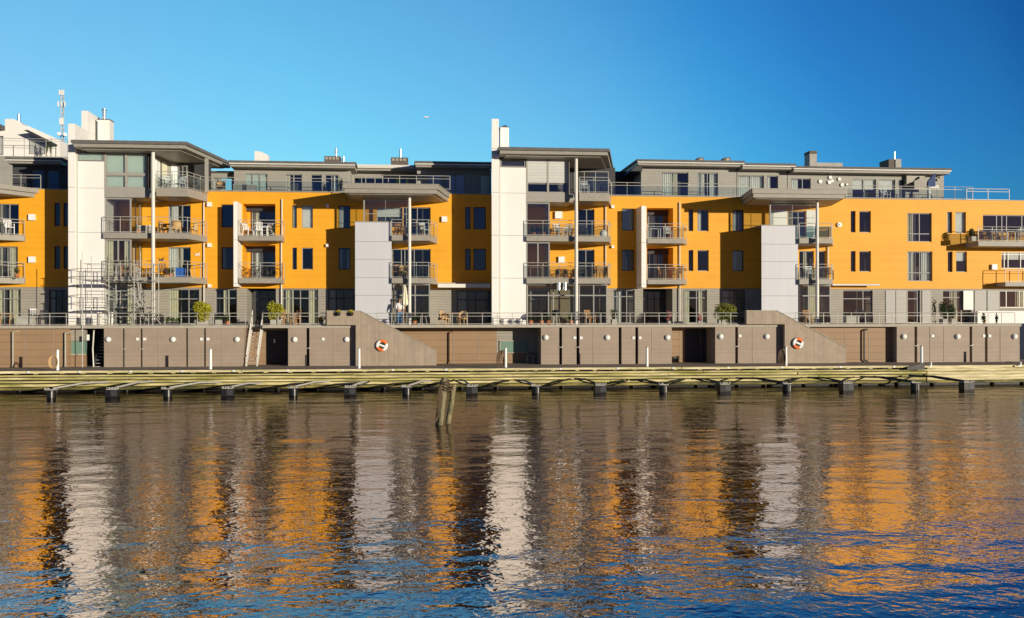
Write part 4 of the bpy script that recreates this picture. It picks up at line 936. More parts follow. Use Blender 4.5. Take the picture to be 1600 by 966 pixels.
MB().path([B0+Vector((0,-.1,0)), B0+Vector((-.05,-.1,1.1)), Vector((PX(150, -4), -4.4, ZT-.3))], .045, 8).build('handrail', 'pole', t)

# ------------------------------------------------------------------ scaffold on the terrace
M['scaf'] = mat('scaffold tube', (0.50, 0.49, 0.45), 0.45, metal=0.2)
t = thing('scaffold', 'light metal scaffold with stair flights in front of the left white tower', 'scaffold', (PX(180, -4.6), -4.6, ZT))
sx = [PX(p, -5.0) for p in (134, 173, 212, 241)]
yf_, yb_ = -5.35, -3.95
ztop = (PZ(134, 395, -5), PZ(173, 410, -5), PZ(212, 388, -5), PZ(241, 404, -5))
zdk = (PZ(180, 438, -5), PZ(180, 480, -5))
for i, x in enumerate(sx):
    for yy in (yf_, yb_):
        zb = ZD if (i == 0 and yy == yf_) else ZT
        yy2 = -5.62 if (i == 0 and yy == yf_) else yy
        MB().tube((x, yy2, zb), (x, yy2, ztop[i] if yy == yf_ else ztop[i]-.15), .022, 8).build('upright', 'scaf', t)
for k, z in enumerate(zdk):
    o = MB().box(sx[0], sx[3], yf_, yb_, z-.06, z).build('platform', 'metal', t)
    mb = MB()
    for i in range(9): x = sx[0]+(sx[3]-sx[0])*(i+.5)/9; mb.box(x-.16, x+.16, yf_-.004, yf_+.01, z-.055, z-.012)
    mb.build('platform_slots', 'dark', o)
    mb = MB()
    for yy in (yf_, yb_):
        for h in (.5, 1.0): mb.tube((sx[0], yy, z+h), (sx[3], yy, z+h), .017, 6)
    for x in (sx[0], sx[3]):
        for h in (.5, 1.0): mb.tube((x, yf_, z+h), (x, yb_, z+h), .022, 6)
    for i in range(5): x = sx[0]+.3+(sx[3]-sx[0]-.6)*i/4; mb.box(x-.10, x-.07, yf_, yf_+.03, z+.2, z+1.0).box(x+.12, x+.15, yf_, yf_+.03, z+.2, z+1.0).box(x-.07, x+.12, yf_, yf_+.03, z+.96, z+1.0)
    mb.build('guardrail', 'metal', t)
for k, (a, b, z0, z1) in enumerate(((206, 228, ZT+.9, zdk[1]+1.2), (214, 222, zdk[1], zdk[0]+.8))):
    mb = MB(); n = 8
    p0 = Vector((PX(b, -4.8), -4.9, z0-.6)); p1 = Vector((PX(a, -4.8), -4.9, z1))
    for dy in (0, .5): mb.bar(p0+Vector((0,dy,0)), p1+Vector((0,dy,0)), .04, .08)
    for i in range(n): p = p0.lerp(p1, (i+.5)/n); mb.box(p.x-.12, p.x+.12, p.y, p.y+.5, p.z-.015, p.z+.015)
    mb.build('stair_flight', 'metal', t)
for dy in (0, .6):
    MB().tube((PX(220, -5.1), -5.1+dy, PZ(220, 470, -5.1)), (PX(252, -5.1), -5.1+dy, ZT+.05), .03, 8).build('handrail', 'metal', t)
MB().box(PX(136, -5.6), PX(140, -5.6), -5.66, -5.62, PZ(138, 532, -5.6), PZ(138, 523, -5.6)).build('notice_board', 'whitep', t)
for px in (154, 158, 171, 176):
    MB().tube((PX(px, -5.0), -5.15, ZT), (PX(px+.6, -5.0), -5.15, PZ(px, 488, -5)), .07, 10).build('jack_post', 'pole', t)

# ------------------------------------------------------------------ booms and piles in the water
PW = -13.4
def boom(px, wide, pxe, pye, label, armcol='metal'):
    x = PX(px, PW); t = thing('boom_pile', label, 'pile', (x, PW, ZW), 'black piles carrying mooring booms')
    zt = ZW+.40; sg = 1 if pxe > px else -1
    if wide:
        fl = MB().box(x-.31, x+.31, PW-.3, PW+.3, -1, zt).build('float', 'black', t)
        MB().box(x-.02, x+.31, PW-.315, PW-.301, ZW+.05, zt-.03).build('side_plate', 'dark', fl)
    else:
        MB().tube((x, PW, -1), (x, PW, zt), .23, 16).build('pile', 'black', t); MB().tube((x+.1, PW-.23, ZW-.3), (x+.1, PW-.23, zt-.05), .04, 8).build('guide_bar', 'metal', t)
    ct = MB().box(x-.27, x+.27, PW-.22, PW+.22, zt+.002, zt+.05)
    for k in range(5 if wide else 2): ct.ball((x-.24+.13*k, PW-.15+rnd.uniform(-.08, .08), zt+.09), .06, (1.2, 1, .8), 8, 5)
    ct.build('pile_cap', 'stone', t)
    xe = PX(pxe, YE-.45); ze = PZ(pxe, pye, YE-.45)
    P0 = Vector((x+.1*sg, PW-.02, zt+.08)); P2_ = Vector((xe, YE-.45, ze)); P1 = P0.lerp(P2_, .55)+Vector((0, 0, .10))
    MB().path([P0, P1, P2_], .055, 8).build('boom_arm', armcol, t)
    P3 = Vector((x+.9*sg, YE-.42, ze+.02)); MB().path([P0+Vector((.1*sg, .1, -.03)), P0.lerp(P3, .6)+Vector((0, 0, -.06)), P3], .045, 6).build('brace', 'dark', t)
    return t
bl = [(80, 0, 168, 597), (176, 1, 240, 596), (262, 0, 345, 597), (356, 1, 408, 599), (458, 0, 515, 596), (547, 1, 575, 597), (635, 0, 672, 596), (737, 1, 718, 594), (837, 0, 806, 594), (937, 1, 900, 592), (1036, 0, 985, 594), (1131, 1, 1080, 592), (1229, 0, 1150, 591), (1322, 1, 1262, 590), (1429, 0, 1344, 589), (1510, 1, 1420, 587)]
wh = ['at the far left', 'below the green cabinet', 'below the long left shed', 'left of the white ladder stair foot', 'below the left flower pots', 'below the first lifebuoy, left of it', 'just left of the leaning timber piles', 'just right of the leaning timber piles', 'below the small step stool', 'below the middle shed left lamp', 'below the middle shed right end', 'below the right end of the brown recess', 'below the second lifebuoy', 'below the dark drainpipe', 'below the black rubber mat', 'nearest the right edge']
for (px, wd, pe, ye), w2 in zip(bl, wh):
    boom(px, wd, pe, ye, ('wide ' if wd else 'narrow ')+'black pile with '+('dark' if pe < px and px > 900 else 'pale')+' boom arm '+w2, 'dark' if pe < px and px > 900 else 'stone')
# leaning timber piles
def leaning(pbx, pby, ptx, pty, r, label, yb):
    b = Vector((PX(pbx, yb), yb, ZW)); tp = Vector((PX(ptx, yb+.1), yb+.1, PZ(ptx, pty, yb+.1)))
    b2 = b-(tp-b)*.6
    mb = MB(); n = 16; L = 10; vs = []
    q = (tp-b2).to_track_quat('Z', 'Y')
    for i in range(L+1):
        p = b2.lerp(tp, i/L)
        for j in range(n):
            a = 2*math.pi*j/n; rr = r*(1+.06*math.sin(3*a+i)+rnd.uniform(-.04, .04))*(.86 if i == L else 1); vs.append(p+q @ Vector((rr*math.cos(a), rr*math.sin(a), 0)))
    mb.add(vs, [(i*n+j, i*n+(j+1) % n, (i+1)*n+(j+1) % n, (i+1)*n+j) for i in range(L) for j in range(n)], True)
    mb.add(vs[-n:], [tuple(range(n))])
    t = thing('timber_pile', label, 'pile', tuple(b), 'leaning timber piles tied together')
    mb.build('pile', 'pile' if 'dark' not in label else 'wet_shade', t)
    return t, b, tp
t1, b1, tp1 = leaning(687.5, 664, 696, 590, .12, 'leaning timber pile with rope at its top, tallest of the three', -29.0)
leaning(700, 661, 709.5, 601, .105, 'leaning pale timber pile, rightmost and shortest of the three', -28.6)
leaning(683, 663, 690.5, 594, .075, 'thin dark wet timber pile, leftmost of the three', -28.3)
mb = MB()
for k in range(7):
    c = tp1+Vector((.02*k-.05, -.02, -.12-.05*k)); pts = [c+Vector(((.14+.012*k)*math.cos(a), (.14+.012*k)*math.sin(a), .08*math.sin(a+k))) for a in [2*math.pi*i/12 for i in range(13)]]
    mb.path(pts, .022, 5)
for k in range(5):
    x_ = tp1.x-.16-.03*k; mb.path([tp1+Vector((-.1, -.1, -.1)), (x_, tp1.y-.15, tp1.z-.5), (x_-.04, tp1.y-.15, tp1.z-1.2-.1*k), (b1.x-.22, b1.y-.1, ZW+.05)], .018, 5)
mb.build('rope_wrap', 'bark', t1)

# ------------------------------------------------------------------ far left: white house and radio mast
Yb = 22.0
t = thing('white_house', 'white stepped house with roof terrace rising behind the left building', 'building', (PX(40, Yb), Yb, 1.2))
P2 = lambda a, b: (PX(a, Yb), PZ(a, b, Yb))
bx0 = PX(-60, Yb); zb_ = 8.0
MB().prism_xz([(bx0, zb_), (PX(94, Yb), zb_), P2(94, 219), P2(45, 197), P2(37, 196), P2(32, 191), P2(22, 186), P2(8, 186), P2(8, 204), (bx0, PZ(8, 204, Yb))], Yb, Yb+9).build('wall', 'white', t)
window(t, PX(47.5, Yb), PX(72, Yb), PZ(60, 241, Yb), PZ(60, 216, Yb), Yb-.2, vm=(.4, .7), fr='metal', name='terrace_window', inset=.08)
MB().prism_xz([P2(46, 208), P2(52, 207), P2(90, 226), P2(90, 229)], Yb-1.2, Yb-.01).build('canopy', 'dark', t)
window(t, PX(-8, Yb), PX(6, Yb), PZ(3, 242, Yb), PZ(3, 213, Yb), Yb-.2, name='window', inset=.08, curtain=None)
MB().box(PX(-40, Yb), PX(8.5, Yb), Yb-1, Yb-.01, PZ(3, 204, Yb), PZ(3, 197.5, Yb)).build('roof', 'dframe', t)
MB().tube((PX(22.5, Yb), Yb+1, PZ(22, 187, Yb)), (PX(22.5, Yb), Yb+1, PZ(22, 175, Yb)), .13, 10).build('flue', 'cone', t)
railing(t, [(PX(-30, Yb-2), Yb-2), (PX(106, Yb-2), Yb-2)], PZ(60, 246, Yb-2), 1.6, None, 1.8, name='railing')
MB().box(PX(-60, Yb-2), PX(112, Yb-2), Yb-2.4, Yb-.01, 8, PZ(60, 246, Yb-2)-.01).build('terrace_block', 'pent_clad', t)
Ym = 120.0
xm = PX(98.5, Ym); t = thing('radio_mast', 'tall thin lattice radio mast with white antennas behind the left roofs', 'mast', (xm, Ym, 1))
zt_ = PZ(98, 141, Ym); zb_ = 1.2; mb = MB(); rr = .27
cor = [(xm-rr, Ym-rr), (xm+rr, Ym-rr), (xm, Ym+rr)]
for cx, cy in cor: mb.tube((cx, cy, zb_), (cx, cy, zt_-1), .07, 5)
n = 46
for i in range(n):
    za = zb_+(zt_-1-zb_)*i/n; zc = zb_+(zt_-1-zb_)*(i+1)/n
    for k in range(3): a = cor[k]; b = cor[(k+1) % 3]; mb.tube((a[0], a[1], za), (b[0], b[1], zc), .05, 4)
mb.build('lattice', 'mast', t)
for py0, py1, w_ in ((142, 150, .25), (160, 168, .45), (186, 196, .2)):
    o = MB()
    for k in (-1, 0, 1): o.box(xm+k*w_*1.3-.13, xm+k*w_*1.3+.13, Ym-.7, Ym-.5, PZ(98, py1, Ym), PZ(98, py0, Ym))
    o.build('antenna_cluster', 'whitep', t)
for px, py in ((92.5, 211.5), (102, 212.5)):
    MB().tube((PX(px, Ym-1), Ym-1, PZ(px, py, Ym)), (PX(px, Ym-1)+(.2), Ym-1.5, PZ(px, py, Ym)), .32, 12).build('dish', 'whitep', t)

# ------------------------------------------------------------------ plants
def leaves(mb, c, r, n, sz, seed, flat=1.0, shell=.35):
    R_ = random.Random(seed)
    lumps = [(Vector((R_.uniform(-.45, .45)*r[0], R_.uniform(-.45, .45)*r[1], R_.uniform(-.45, .5)*r[2])), R_.uniform(.5, .68)) for _ in range(9)]
    for _ in range(n):
        l, s_ = R_.choice(lumps)
        while True:
            v = Vector((R_.uniform(-1, 1), R_.uniform(-1, 1), R_.uniform(-1, 1)))
            if shell < v.length < 1: break
        p = Vector(c)+l+Vector((v.x*r[0]*s_, v.y*r[1]*s_, v.z*r[2]*s_))
        q = Vector((R_.gauss(0, 1), R_.gauss(0, 1), R_.gauss(0, 1))).normalized(); a = q.orthogonal().normalized()*sz*R_.uniform(.6, 1.3); b = q.cross(a).normalized()*sz*.5*R_.uniform(.7, 1.2)
        mb.quad(p-a, p-b, p+a, p+b)
def bush(px, py0, py1, w_px, y, label, leafm='leaf', box=True, cat='bush', seed=1, n=900, sz=.07, name='round_bush', potm='stone', z=ZT, group=None):
    x = PX(px, y); hh = (PZ(px, py0, y)-z); zc = z+hh*.58; rw = (PX(px+w_px/2, y)-x)
    t = thing(name, label, cat, (x, y, z), group)
    mb = MB(); leaves(mb, (x, y, zc), (rw, rw*.8, hh*.44), n, sz, seed); mb.build('foliage', leafm, t)
    mb = MB()
    for k in range(4): mb.tube((x, y, z+.2), (x+rnd.uniform(-.3, .3)*rw*2, y+rnd.uniform(-.2, .2), zc), .02, 5, .01)
    mb.build('stem', 'bark', t)
    if box: MB().box(x-rw*.62, x+rw*.62, y-.25, y+.25, z, z+.34).build('planter', potm, t)
    else: MB().lathe([(.001, 0), (rw*.4, 0), (rw*.6, .22), (rw*.55, .22), (rw*.5, .15), (.001, .15)], (x, y, z), 12).build('pot', potm, t)
    return t
GB = 'plants on the terrace'
bush(316, 472, 505, 34, -5.0, 'round yellow green bush in grey box, left one beside the tall column', seed=3, group=GB, n=4200, sz=.06)
bush(431.5, 472, 505, 27, -5.0, 'round yellow green bush just right of the ladder stair', seed=4, group=GB, n=3600, sz=.06)
bush(1134, 475, 505, 40, -4.6, 'olive green bush left of the second ramp', 'oleaf', seed=5, group=GB, n=3800, sz=.06)
bush(1475, 469, 503, 15, -4.5, 'dark conifer, left of the pair at the right terrace windows', 'dleaf', seed=6, group=GB, n=1200, sz=.05, name='conifer')
bush(1488, 468, 503, 13, -4.5, 'dark conifer, right of the pair at the right terrace windows', 'dleaf', seed=8, group=GB, n=1200, sz=.05, name='conifer')
bush(700, 488, 506, 8, -3.4, 'small bright plant on the terrace left of the central tower', seed=9, n=120, box=False, group=GB, name='potted_plant')
bush(959, 483, 506, 12, -4.4, 'dark leafy plant by the terrace door right of the middle column', 'dleaf', seed=10, n=400, group=GB, name='potted_plant')
bush(1460, 460, 503, 9, -4.0, 'tall thin dark plant left of the conifer pair', 'dleaf', seed=11, n=120, box=False, group=GB, name='potted_plant')
bush(1538, 488, 504, 9, -5.1, 'small dark plant in terracotta pot near the right end of the terrace', 'dleaf', seed=12, n=160, box=False, potm='terra', group=GB, name='potted_plant')
bush(1557, 489, 504, 5, -5.1, 'small black-leaved plant in dark pot at the terrace end', 'dleaf', seed=13, n=90, box=False, potm='dark', group=GB, name='potted_plant')
bush(502, 495, 508, 12, -5.0, 'low green plant beside the left end of the first ramp', seed=14, n=200, box=False, group=GB, name='potted_plant')
bush(1092, 490, 506, 10, -5.2, 'pink flowering plant on pale stone pedestal left of the olive bush', 'pink', seed=15, n=200, box=False, group=GB, name='potted_plant')
bush(1045, 487, 506, 11, -4.9, 'pink flowering plant behind the railing by the loggia door', 'pink', seed=16, n=220, box=False, group=GB, name='potted_plant')
bush(342, 494, 507, 14, -5.0, 'low mixed planter right of the left round bush', 'dleaf', seed=17, n=220, group=GB, name='potted_plant', sz=.05)
for i, px in enumerate((262, 271, 280)):
    x = PX(px, -5.1); t = thing('box_ball', ('left', 'middle', 'right')[i]+' one of three small clipped green balls left of the round bush', 'plant', (x, -5.1, ZT), 'three clipped green balls')
    mb = MB(); leaves(mb, (x, -5.1, ZT+.35), (.2, .2, .2), 260, .04, 30+i); mb.build('foliage', 'dleaf', t); MB().lathe([(.001, 0), (.14, 0), (.18, .2), (.001, .2)], (x, -5.1, ZT), 12).build('pot', 'dark', t)
for i, px in enumerate((528, 548.5)):
    y = YT-.55; x = PX(px, y); z = PZ(px, 493.5, y)
    t = thing('flower_pot', ('left' if i == 0 else 'right')+' black pot of yellow flowers hanging on the first ramp', 'plant pot', (x, y, z), 'flower pots on the ramp')
    MB().lathe([(.001, 0), (.12, 0), (.17, .2), (.15, .2), (.001, .17)], (x, y, z), 12).build('pot', 'black', t)
    mb = MB(); leaves(mb, (x, y, z+.25), (.2, .15, .1), 120, .04, 40+i); mb.build('foliage', 'leaf', t)
    mb = MB(); leaves(mb, (x, y-.03, z+.3), (.18, .12, .08), 50, .035, 50+i); mb.build('flowers', 'yellowf', t)
    MB().bar((x, y, z+.2), (x, YT-.42, z+.3), .02, .02).build('hook', 'dark', t)
# roof terrace and balcony plants
for px, py0, y, z, lab, m_, w_ in ((533, 275, 1.0, ZP, 'potted shrub on the left roof terrace behind the railing', 'dleaf', 9), (621, 273, 2.0, ZP, 'small cone shrub on the roof above the first canopy, left of two', 'dleaf', 5), (636, 277, 2.0, ZP, 'small cone shrub on the roof above the first canopy, right of two', 'dleaf', 4),
       (427, 352, -1.2, Z3, 'green plant at the right end of the third floor balcony left of centre', 'dleaf', 7), (947, 412, -1.6, Z2, 'tall dark plant in white pot at the end of the second floor balcony', 'dleaf', 5),
       (1519, 356, -1.4, PZ(1560, 377, -1.7), 'dark vine with red flowers on the left end of the right corner balcony', 'dleaf', 11), (73, 217, 20.2, PZ(60, 246, 20), 'left one of two dark shrubs on the white house terrace', 'dleaf', 6), (80, 219, 20.2, PZ(60, 246, 20), 'right one of two dark shrubs on the white house terrace', 'dleaf', 5)):
    bush(px, py0, 0, w_, y, lab, m_, z=z, seed=int(px), n=500 if w_ > 8 else 260, box=w_ > 10, group='plants on balconies and roof terraces', name='potted_shrub', sz=.05)

# ------------------------------------------------------------------ furniture: one of each kind, then copies
def at0(): return (0, 0, 0)
def proto_wicker():
    t = thing('wicker_chair', 'x', 'chair')
    MB().box(-.27, .27, -.25, .25, .38, .46).build('seat', 'wicker', t)
    mb = MB(); n = 9; vs = []
    for i in range(n):
        a = math.pi*i/(n-1); x_, y_ = .30*math.cos(a), .28*math.sin(a)-.0; h_ = .68+.22*math.sin(a)
        vs += [(x_, y_, .30), (x_*1.08, y_*1.08, h_), (x_*.88, y_*.88, h_), (x_*.88, y_*.88, .30)]
    fs = []
    for i in range(n-1):
        for k in range(4): fs.append((i*4+k, (i+1)*4+k, (i+1)*4+(k+1) % 4, i*4+(k+1) % 4))
    mb.add(vs, fs, False); mb.build('backrest', 'wicker', t)
    for sx_ in (-1, 1):
        for sy_ in (-1, 1): MB().tube((sx_*.24, sy_*.2, 0), (sx_*.25, sy_*.22, .40), .028, 6).build('leg', 'wicker', t)
    return t
def proto_arm(m='whitep', nm='garden_chair'):
    t = thing(nm, 'x', 'chair')
    MB().box(-.24, .24, -.22, .22, .41, .44).build('seat', m, t)
    mb = MB().bar((-.23, .22, .42), (-.23, .34, .95), .04, .03).bar((.23, .22, .42), (.23, .34, .95), .04, .03).bar((-.23, .34, .93), (.23, .34, .93), .05, .03)
    for k in range(4): mb.bar((-.14+.094*k, .23, .44), (-.14+.094*k, .33, .93), .05, .015)
    mb.build('backrest', m, t)
    for s_ in (-1, 1):
        MB().bar((s_*.25, -.22, .65), (s_*.25, .28, .65), .05, .03).build('armrest', m, t)
        MB().bar((s_*.25, -.22, 0), (s_*.25, -.22, .64), .04, .04).build('leg', m, t); MB().bar((s_*.25, .26, 0), (s_*.24, .2, .64), .04, .04).build('leg', m, t)
    return t
def proto_table(m='wood', nm='garden_table', w_=.9):
    t = thing(nm, 'x', 'table')
    MB().box(-w_/2, w_/2, -.35, .35, .70, .74).build('tabletop', m, t)
    for sx_ in (-1, 1):
        for sy_ in (-1, 1): MB().bar((sx_*(w_/2-.06), sy_*.3, 0), (sx_*(w_/2-.06), sy_*.3, .70), .045, .045).build('leg', m, t)
    return t
def proto_pot():
    t = thing('potted_plant', 'x', 'plant')
    MB().lathe([(.001, 0), (.12, 0), (.16, .26), (.13, .26), (.001, .22)], (0, 0, 0), 12).build('pot', 'terra', t)
    mb = MB(); leaves(mb, (0, 0, .48), (.22, .2, .26), 220, .05, 77); mb.build('foliage', 'dleaf', t)
    return t
def proto_grill():
    t = thing('barbecue', 'x', 'barbecue')
    MB().lathe([(.001, .55), (.18, .58), (.28, .70), (.28, .80), (.2, .92), (.001, .98)], (0, 0, 0), 14).build('bowl', 'black', t)
    for a in (0, 2.1, 4.2): MB().tube((.2*math.cos(a), .2*math.sin(a), .6), (.3*math.cos(a), .3*math.sin(a), 0), .018, 6).build('leg', 'metal', t)
    return t
def proto_box():
    t = thing('cushion_box', 'x', 'box')
    MB().box(-.45, .45, -.25, .25, .04, .5).build('body', 'stone', t); MB().box(-.47, .47, -.27, .27, .503, .56).build('lid', 'pole', t)
    return t
def proto_bike():
    t = thing('bicycle', 'x', 'bicycle')
    for s_ in (-.5, .5):
        mb = MB(); pts = [(s_+.33*math.cos(a), 0, .34+.33*math.sin(a)) for a in [2*math.pi*i/18 for i in range(19)]]; mb.path(pts, .02, 6)
        for k in range(6): a = math.pi*k/6; mb.tube((s_+.32*math.cos(a), 0, .34+.32*math.sin(a)), (s_-.32*math.cos(a), 0, .34-.32*math.sin(a)), .005, 4)
        mb.build('wheel', 'black', t)
    MB().path([(-.5, 0, .34), (-.15, 0, .8), (.35, 0, .82), (.0, 0, .32), (-.5, 0, .34)], .022, 6).path([(.5, 0, .34), (.36, 0, .82), (.33, 0, .98)], .022, 6).tube((-.15, 0, .8), (0, 0, .32), .02, 6).build('frame', 'dark', t)
    MB().bar((.3, -.25, 1.0), (.3, .25, 1.0), .03, .03).build('handlebar', 'metal', t); MB().box(-.28, -.04, -.07, .07, .9, .95).build('saddle', 'black', t)
    return t
PROTO = dict(wicker=proto_wicker(), white=proto_arm(), darkc=proto_arm('dark', 'garden_chair'), table=proto_table(), wtable=proto_table('whitep', 'garden_table', .8), pot=proto_pot(), grill=proto_grill(), box=proto_box(), bike=proto_bike())
woodc = proto_arm('wood', 'wooden_chair'); PROTO['wood'] = woodc
used = set()
def put(kind, px, z, y, rot, label, group=None):
    p = PROTO[kind]
    o = p if kind not in used else copy_tree(p)
    used.add(kind); o.location = (PX(px, y), y, z); o.rotation_euler = (0, 0, math.radians(rot)); o['label'] = label
    if group: o['group'] = group
    elif 'group' in o.keys(): del o['group']
    return o
W3 = 'wicker chairs on the third floor balcony by the left column'
put('wicker', 255, Z3, -1.7, 60, 'tan wicker chair left of the table on the third floor balcony', W3)
put('wicker', 276, Z3, -2.3, 185, 'tan wicker chair, middle of the three on the third floor balcony', W3)
put('wicker', 303, Z3, -1.4, -70, 'tan wicker chair at the angled end of the third floor balcony', W3)
put('table', 265, Z3, -1.3, 0, 'wooden table among wicker chairs on the third floor balcony'); 
put('box', 229, Z3, -2.0, 0, 'grey cushion box behind the left column on the third floor balcony')
put('pot', 216, Z3, -2.2, 0, 'potted plant in the glazed corner of the third floor left tower')
G2 = 'things kept on the second floor balcony by the left column'
put('darkc', 254, Z2, -2.0, 20, 'dark chair beside the left column on the second floor balcony', G2)
put('grill', 292, Z2, -2.0, 0, 'black kettle barbecue at the bend of the second floor left balcony', G2)
put('pot', 268, Z2, -2.2, 0, 'potted plant between dark chair and blue crates, second floor left balcony', G2)
put('wood', 195, Z2, -2.5, 30, 'wooden folding chair behind the scaffold on the second floor', G2)
put('wood', 208, Z2, -2.4, -20, 'wooden chair left of the white column behind scaffold rails', G2)
for i, px in enumerate((279, 286)):
    x = PX(px, -2.4); t = thing('blue_crate_stack', ('left' if i == 0 else 'right')+' blue crate stack on the second floor left balcony', 'crate', (x, -2.4, Z2), G2)
    for k in range(2): MB().box(x-.15, x+.15, -2.55, -2.25, Z2+.02+.31*k, Z2+.31+.31*k).build('crate', 'blue', t)
MID = 'furniture on the small balconies beside the first fin'
put('white', 388, Z3, -.8, 60, 'white plastic chair nearest the fin, third floor small balcony', MID)
put('white', 403, Z3, -.7, 200, 'white plastic chair in the middle of the third floor small balcony', MID)
put('white', 417, Z3, -.7, -40, 'white plastic chair at the right of the third floor small balcony', MID)
put('wtable', 410, Z3, -.2, 0, 'white table on the third floor small balcony', MID)
put('bike', 398, Z2, -.9, 0, 'bicycle leaning on the second floor small balcony, left', MID)
put('bike', 420, Z2, -.7, 5, 'bicycle leaning on the second floor small balcony, right', MID)
C3 = 'furniture on the balconies under the first canopy'
put('wood', 625, Z3, -1.9, 30, 'wooden chair left of the column under the first canopy, third floor', C3)
put('table', 651, Z3, -1.7, 0, 'wooden table right of the column under the first canopy, third floor', C3)
put('white', 664, Z3, -1.9, 40, 'white chair at the right end of the third floor under the first canopy', C3)
put('wood', 619, Z2, -2.1, 10, 'wooden chair next to the panel tower, second floor under the first canopy', C3)
put('wicker', 630, Z2, -2.2, 0, 'tan folding chair left of the column, second floor under the first canopy', C3)
put('darkc', 661, Z2, -1.6, 0, 'dark chair at the right, second floor under the first canopy', C3)
W2g = 'furniture on the balconies of the central tower'
put('pot', 834, Z3, -2.5, 0, 'potted plant, leftmost in the glazed corner of the third floor central tower', W2g)
put('pot', 841, Z3, -2.4, 0, 'potted plant, second from left in the third floor central tower corner', W2g)
put('pot', 849, Z3, -2.5, 0, 'potted plant by the railing post, third floor central tower corner', W2g)
put('white', 872, Z3, -1.8, 20, 'white chair left of the middle column on the third floor', W2g)
put('white', 887, Z3, -1.6, -30, 'white chair beside the middle column on the third floor', W2g)
put('wtable', 880, Z3, -1.0, 0, 'white table behind the middle column on the third floor', W2g)
put('darkc', 912, Z3, -1.2, 0, 'dark chair right of the middle column on the third floor', W2g)
put('table', 837, Z2, -2.3, 0, 'wooden table with white cups in the second floor central corner', W2g)
put('pot', 872, Z2, -2.2, 0, 'potted plant left of the middle column on the second floor', W2g)
put('pot', 885, Z2, -2.2, 0, 'potted plant beside the middle column on the second floor', W2g)
put('darkc', 910, Z2, -1.7, 10, 'dark chair right of the middle column on the second floor', W2g)
put('wood', 935, Z2, -1.5, 200, 'wooden chair at the right of the second floor central balcony', W2g)
put('darkc', 925, Z2, -1.6, -30, 'dark chair between the two others on the second floor central balcony', W2g)
put('white', 914, Z4, -1.9, 0, 'white armchair on the top floor balcony of the central tower', W2g)
put('white', 262, Z4, -1.8, 30, 'white sun chair on the top floor left balcony, left one', W2g)
put('white', 281, Z4, -1.9, -30, 'white sun chair on the top floor left balcony, right one', W2g)
x = PX(943, -1.8); o = MB().ball((x, -1.8, Z3+.28), .27, (1, 1, 1), 16, 10).build('globe_lamp', 'lampw', origin=(x, -1.8, Z3)); tag(o, 'white globe lamp at the right end of the third floor central balcony', 'lamp')
M2g = 'furniture on the small balconies beside the second fin'
put('wtable', 1023, Z3, -.8, 0, 'white table on the third floor small balcony right of centre', M2g)
put('white', 1044, Z3, -.6, 0, 'white chair on the third floor small balcony right of centre', M2g)
put('wood', 1036, Z2, -.6, 60, 'wooden chair left of the table, second floor balcony beside the second fin', M2g)
put('wood', 1058, Z2, -.6, -60, 'wooden chair right of the table, second floor balcony beside the second fin', M2g)
put('table', 1047, Z2, -.6, 0, 'wooden table on the second floor balcony beside the second fin', M2g)
E2 = 'furniture on the balconies under the second canopy'
put('white', 1266, Z2, -1.9, 0, 'white chair left of the column under the second canopy', E2)
put('darkc', 1287, Z2, -1.4, 20, 'dark armchair, left of the two right of the second canopy column', E2)
put('darkc', 1296, Z2, -1.4, -20, 'dark armchair, right of the two right of the second canopy column', E2)
R3 = 'furniture on the right corner balcony'
zr = PZ(1560, 377, -1.7)
for i, (k, px) in enumerate((('darkc', 1540), ('darkc', 1550), ('white', 1562), ('wtable', 1576), ('darkc', 1586), ('white', 1596))):
    put(k, px, zr, -1.0, 30*i, ('dark chair, leftmost', 'dark chair, second from left', 'white chair, third from left', 'white low table', 'dark chair right of the white table', 'white chair at the picture edge')[i]+' on the right corner balcony', R3)
LB = 'furniture on the left edge balconies'
put('white', 14, Z3, -1.4, 40, 'white chair on the third floor balcony at the left edge', LB); put('pot', 27, Z2, -1.2, 0, 'potted plant on the second floor balcony at the left edge', LB)
TG = 'furniture on the terrace'
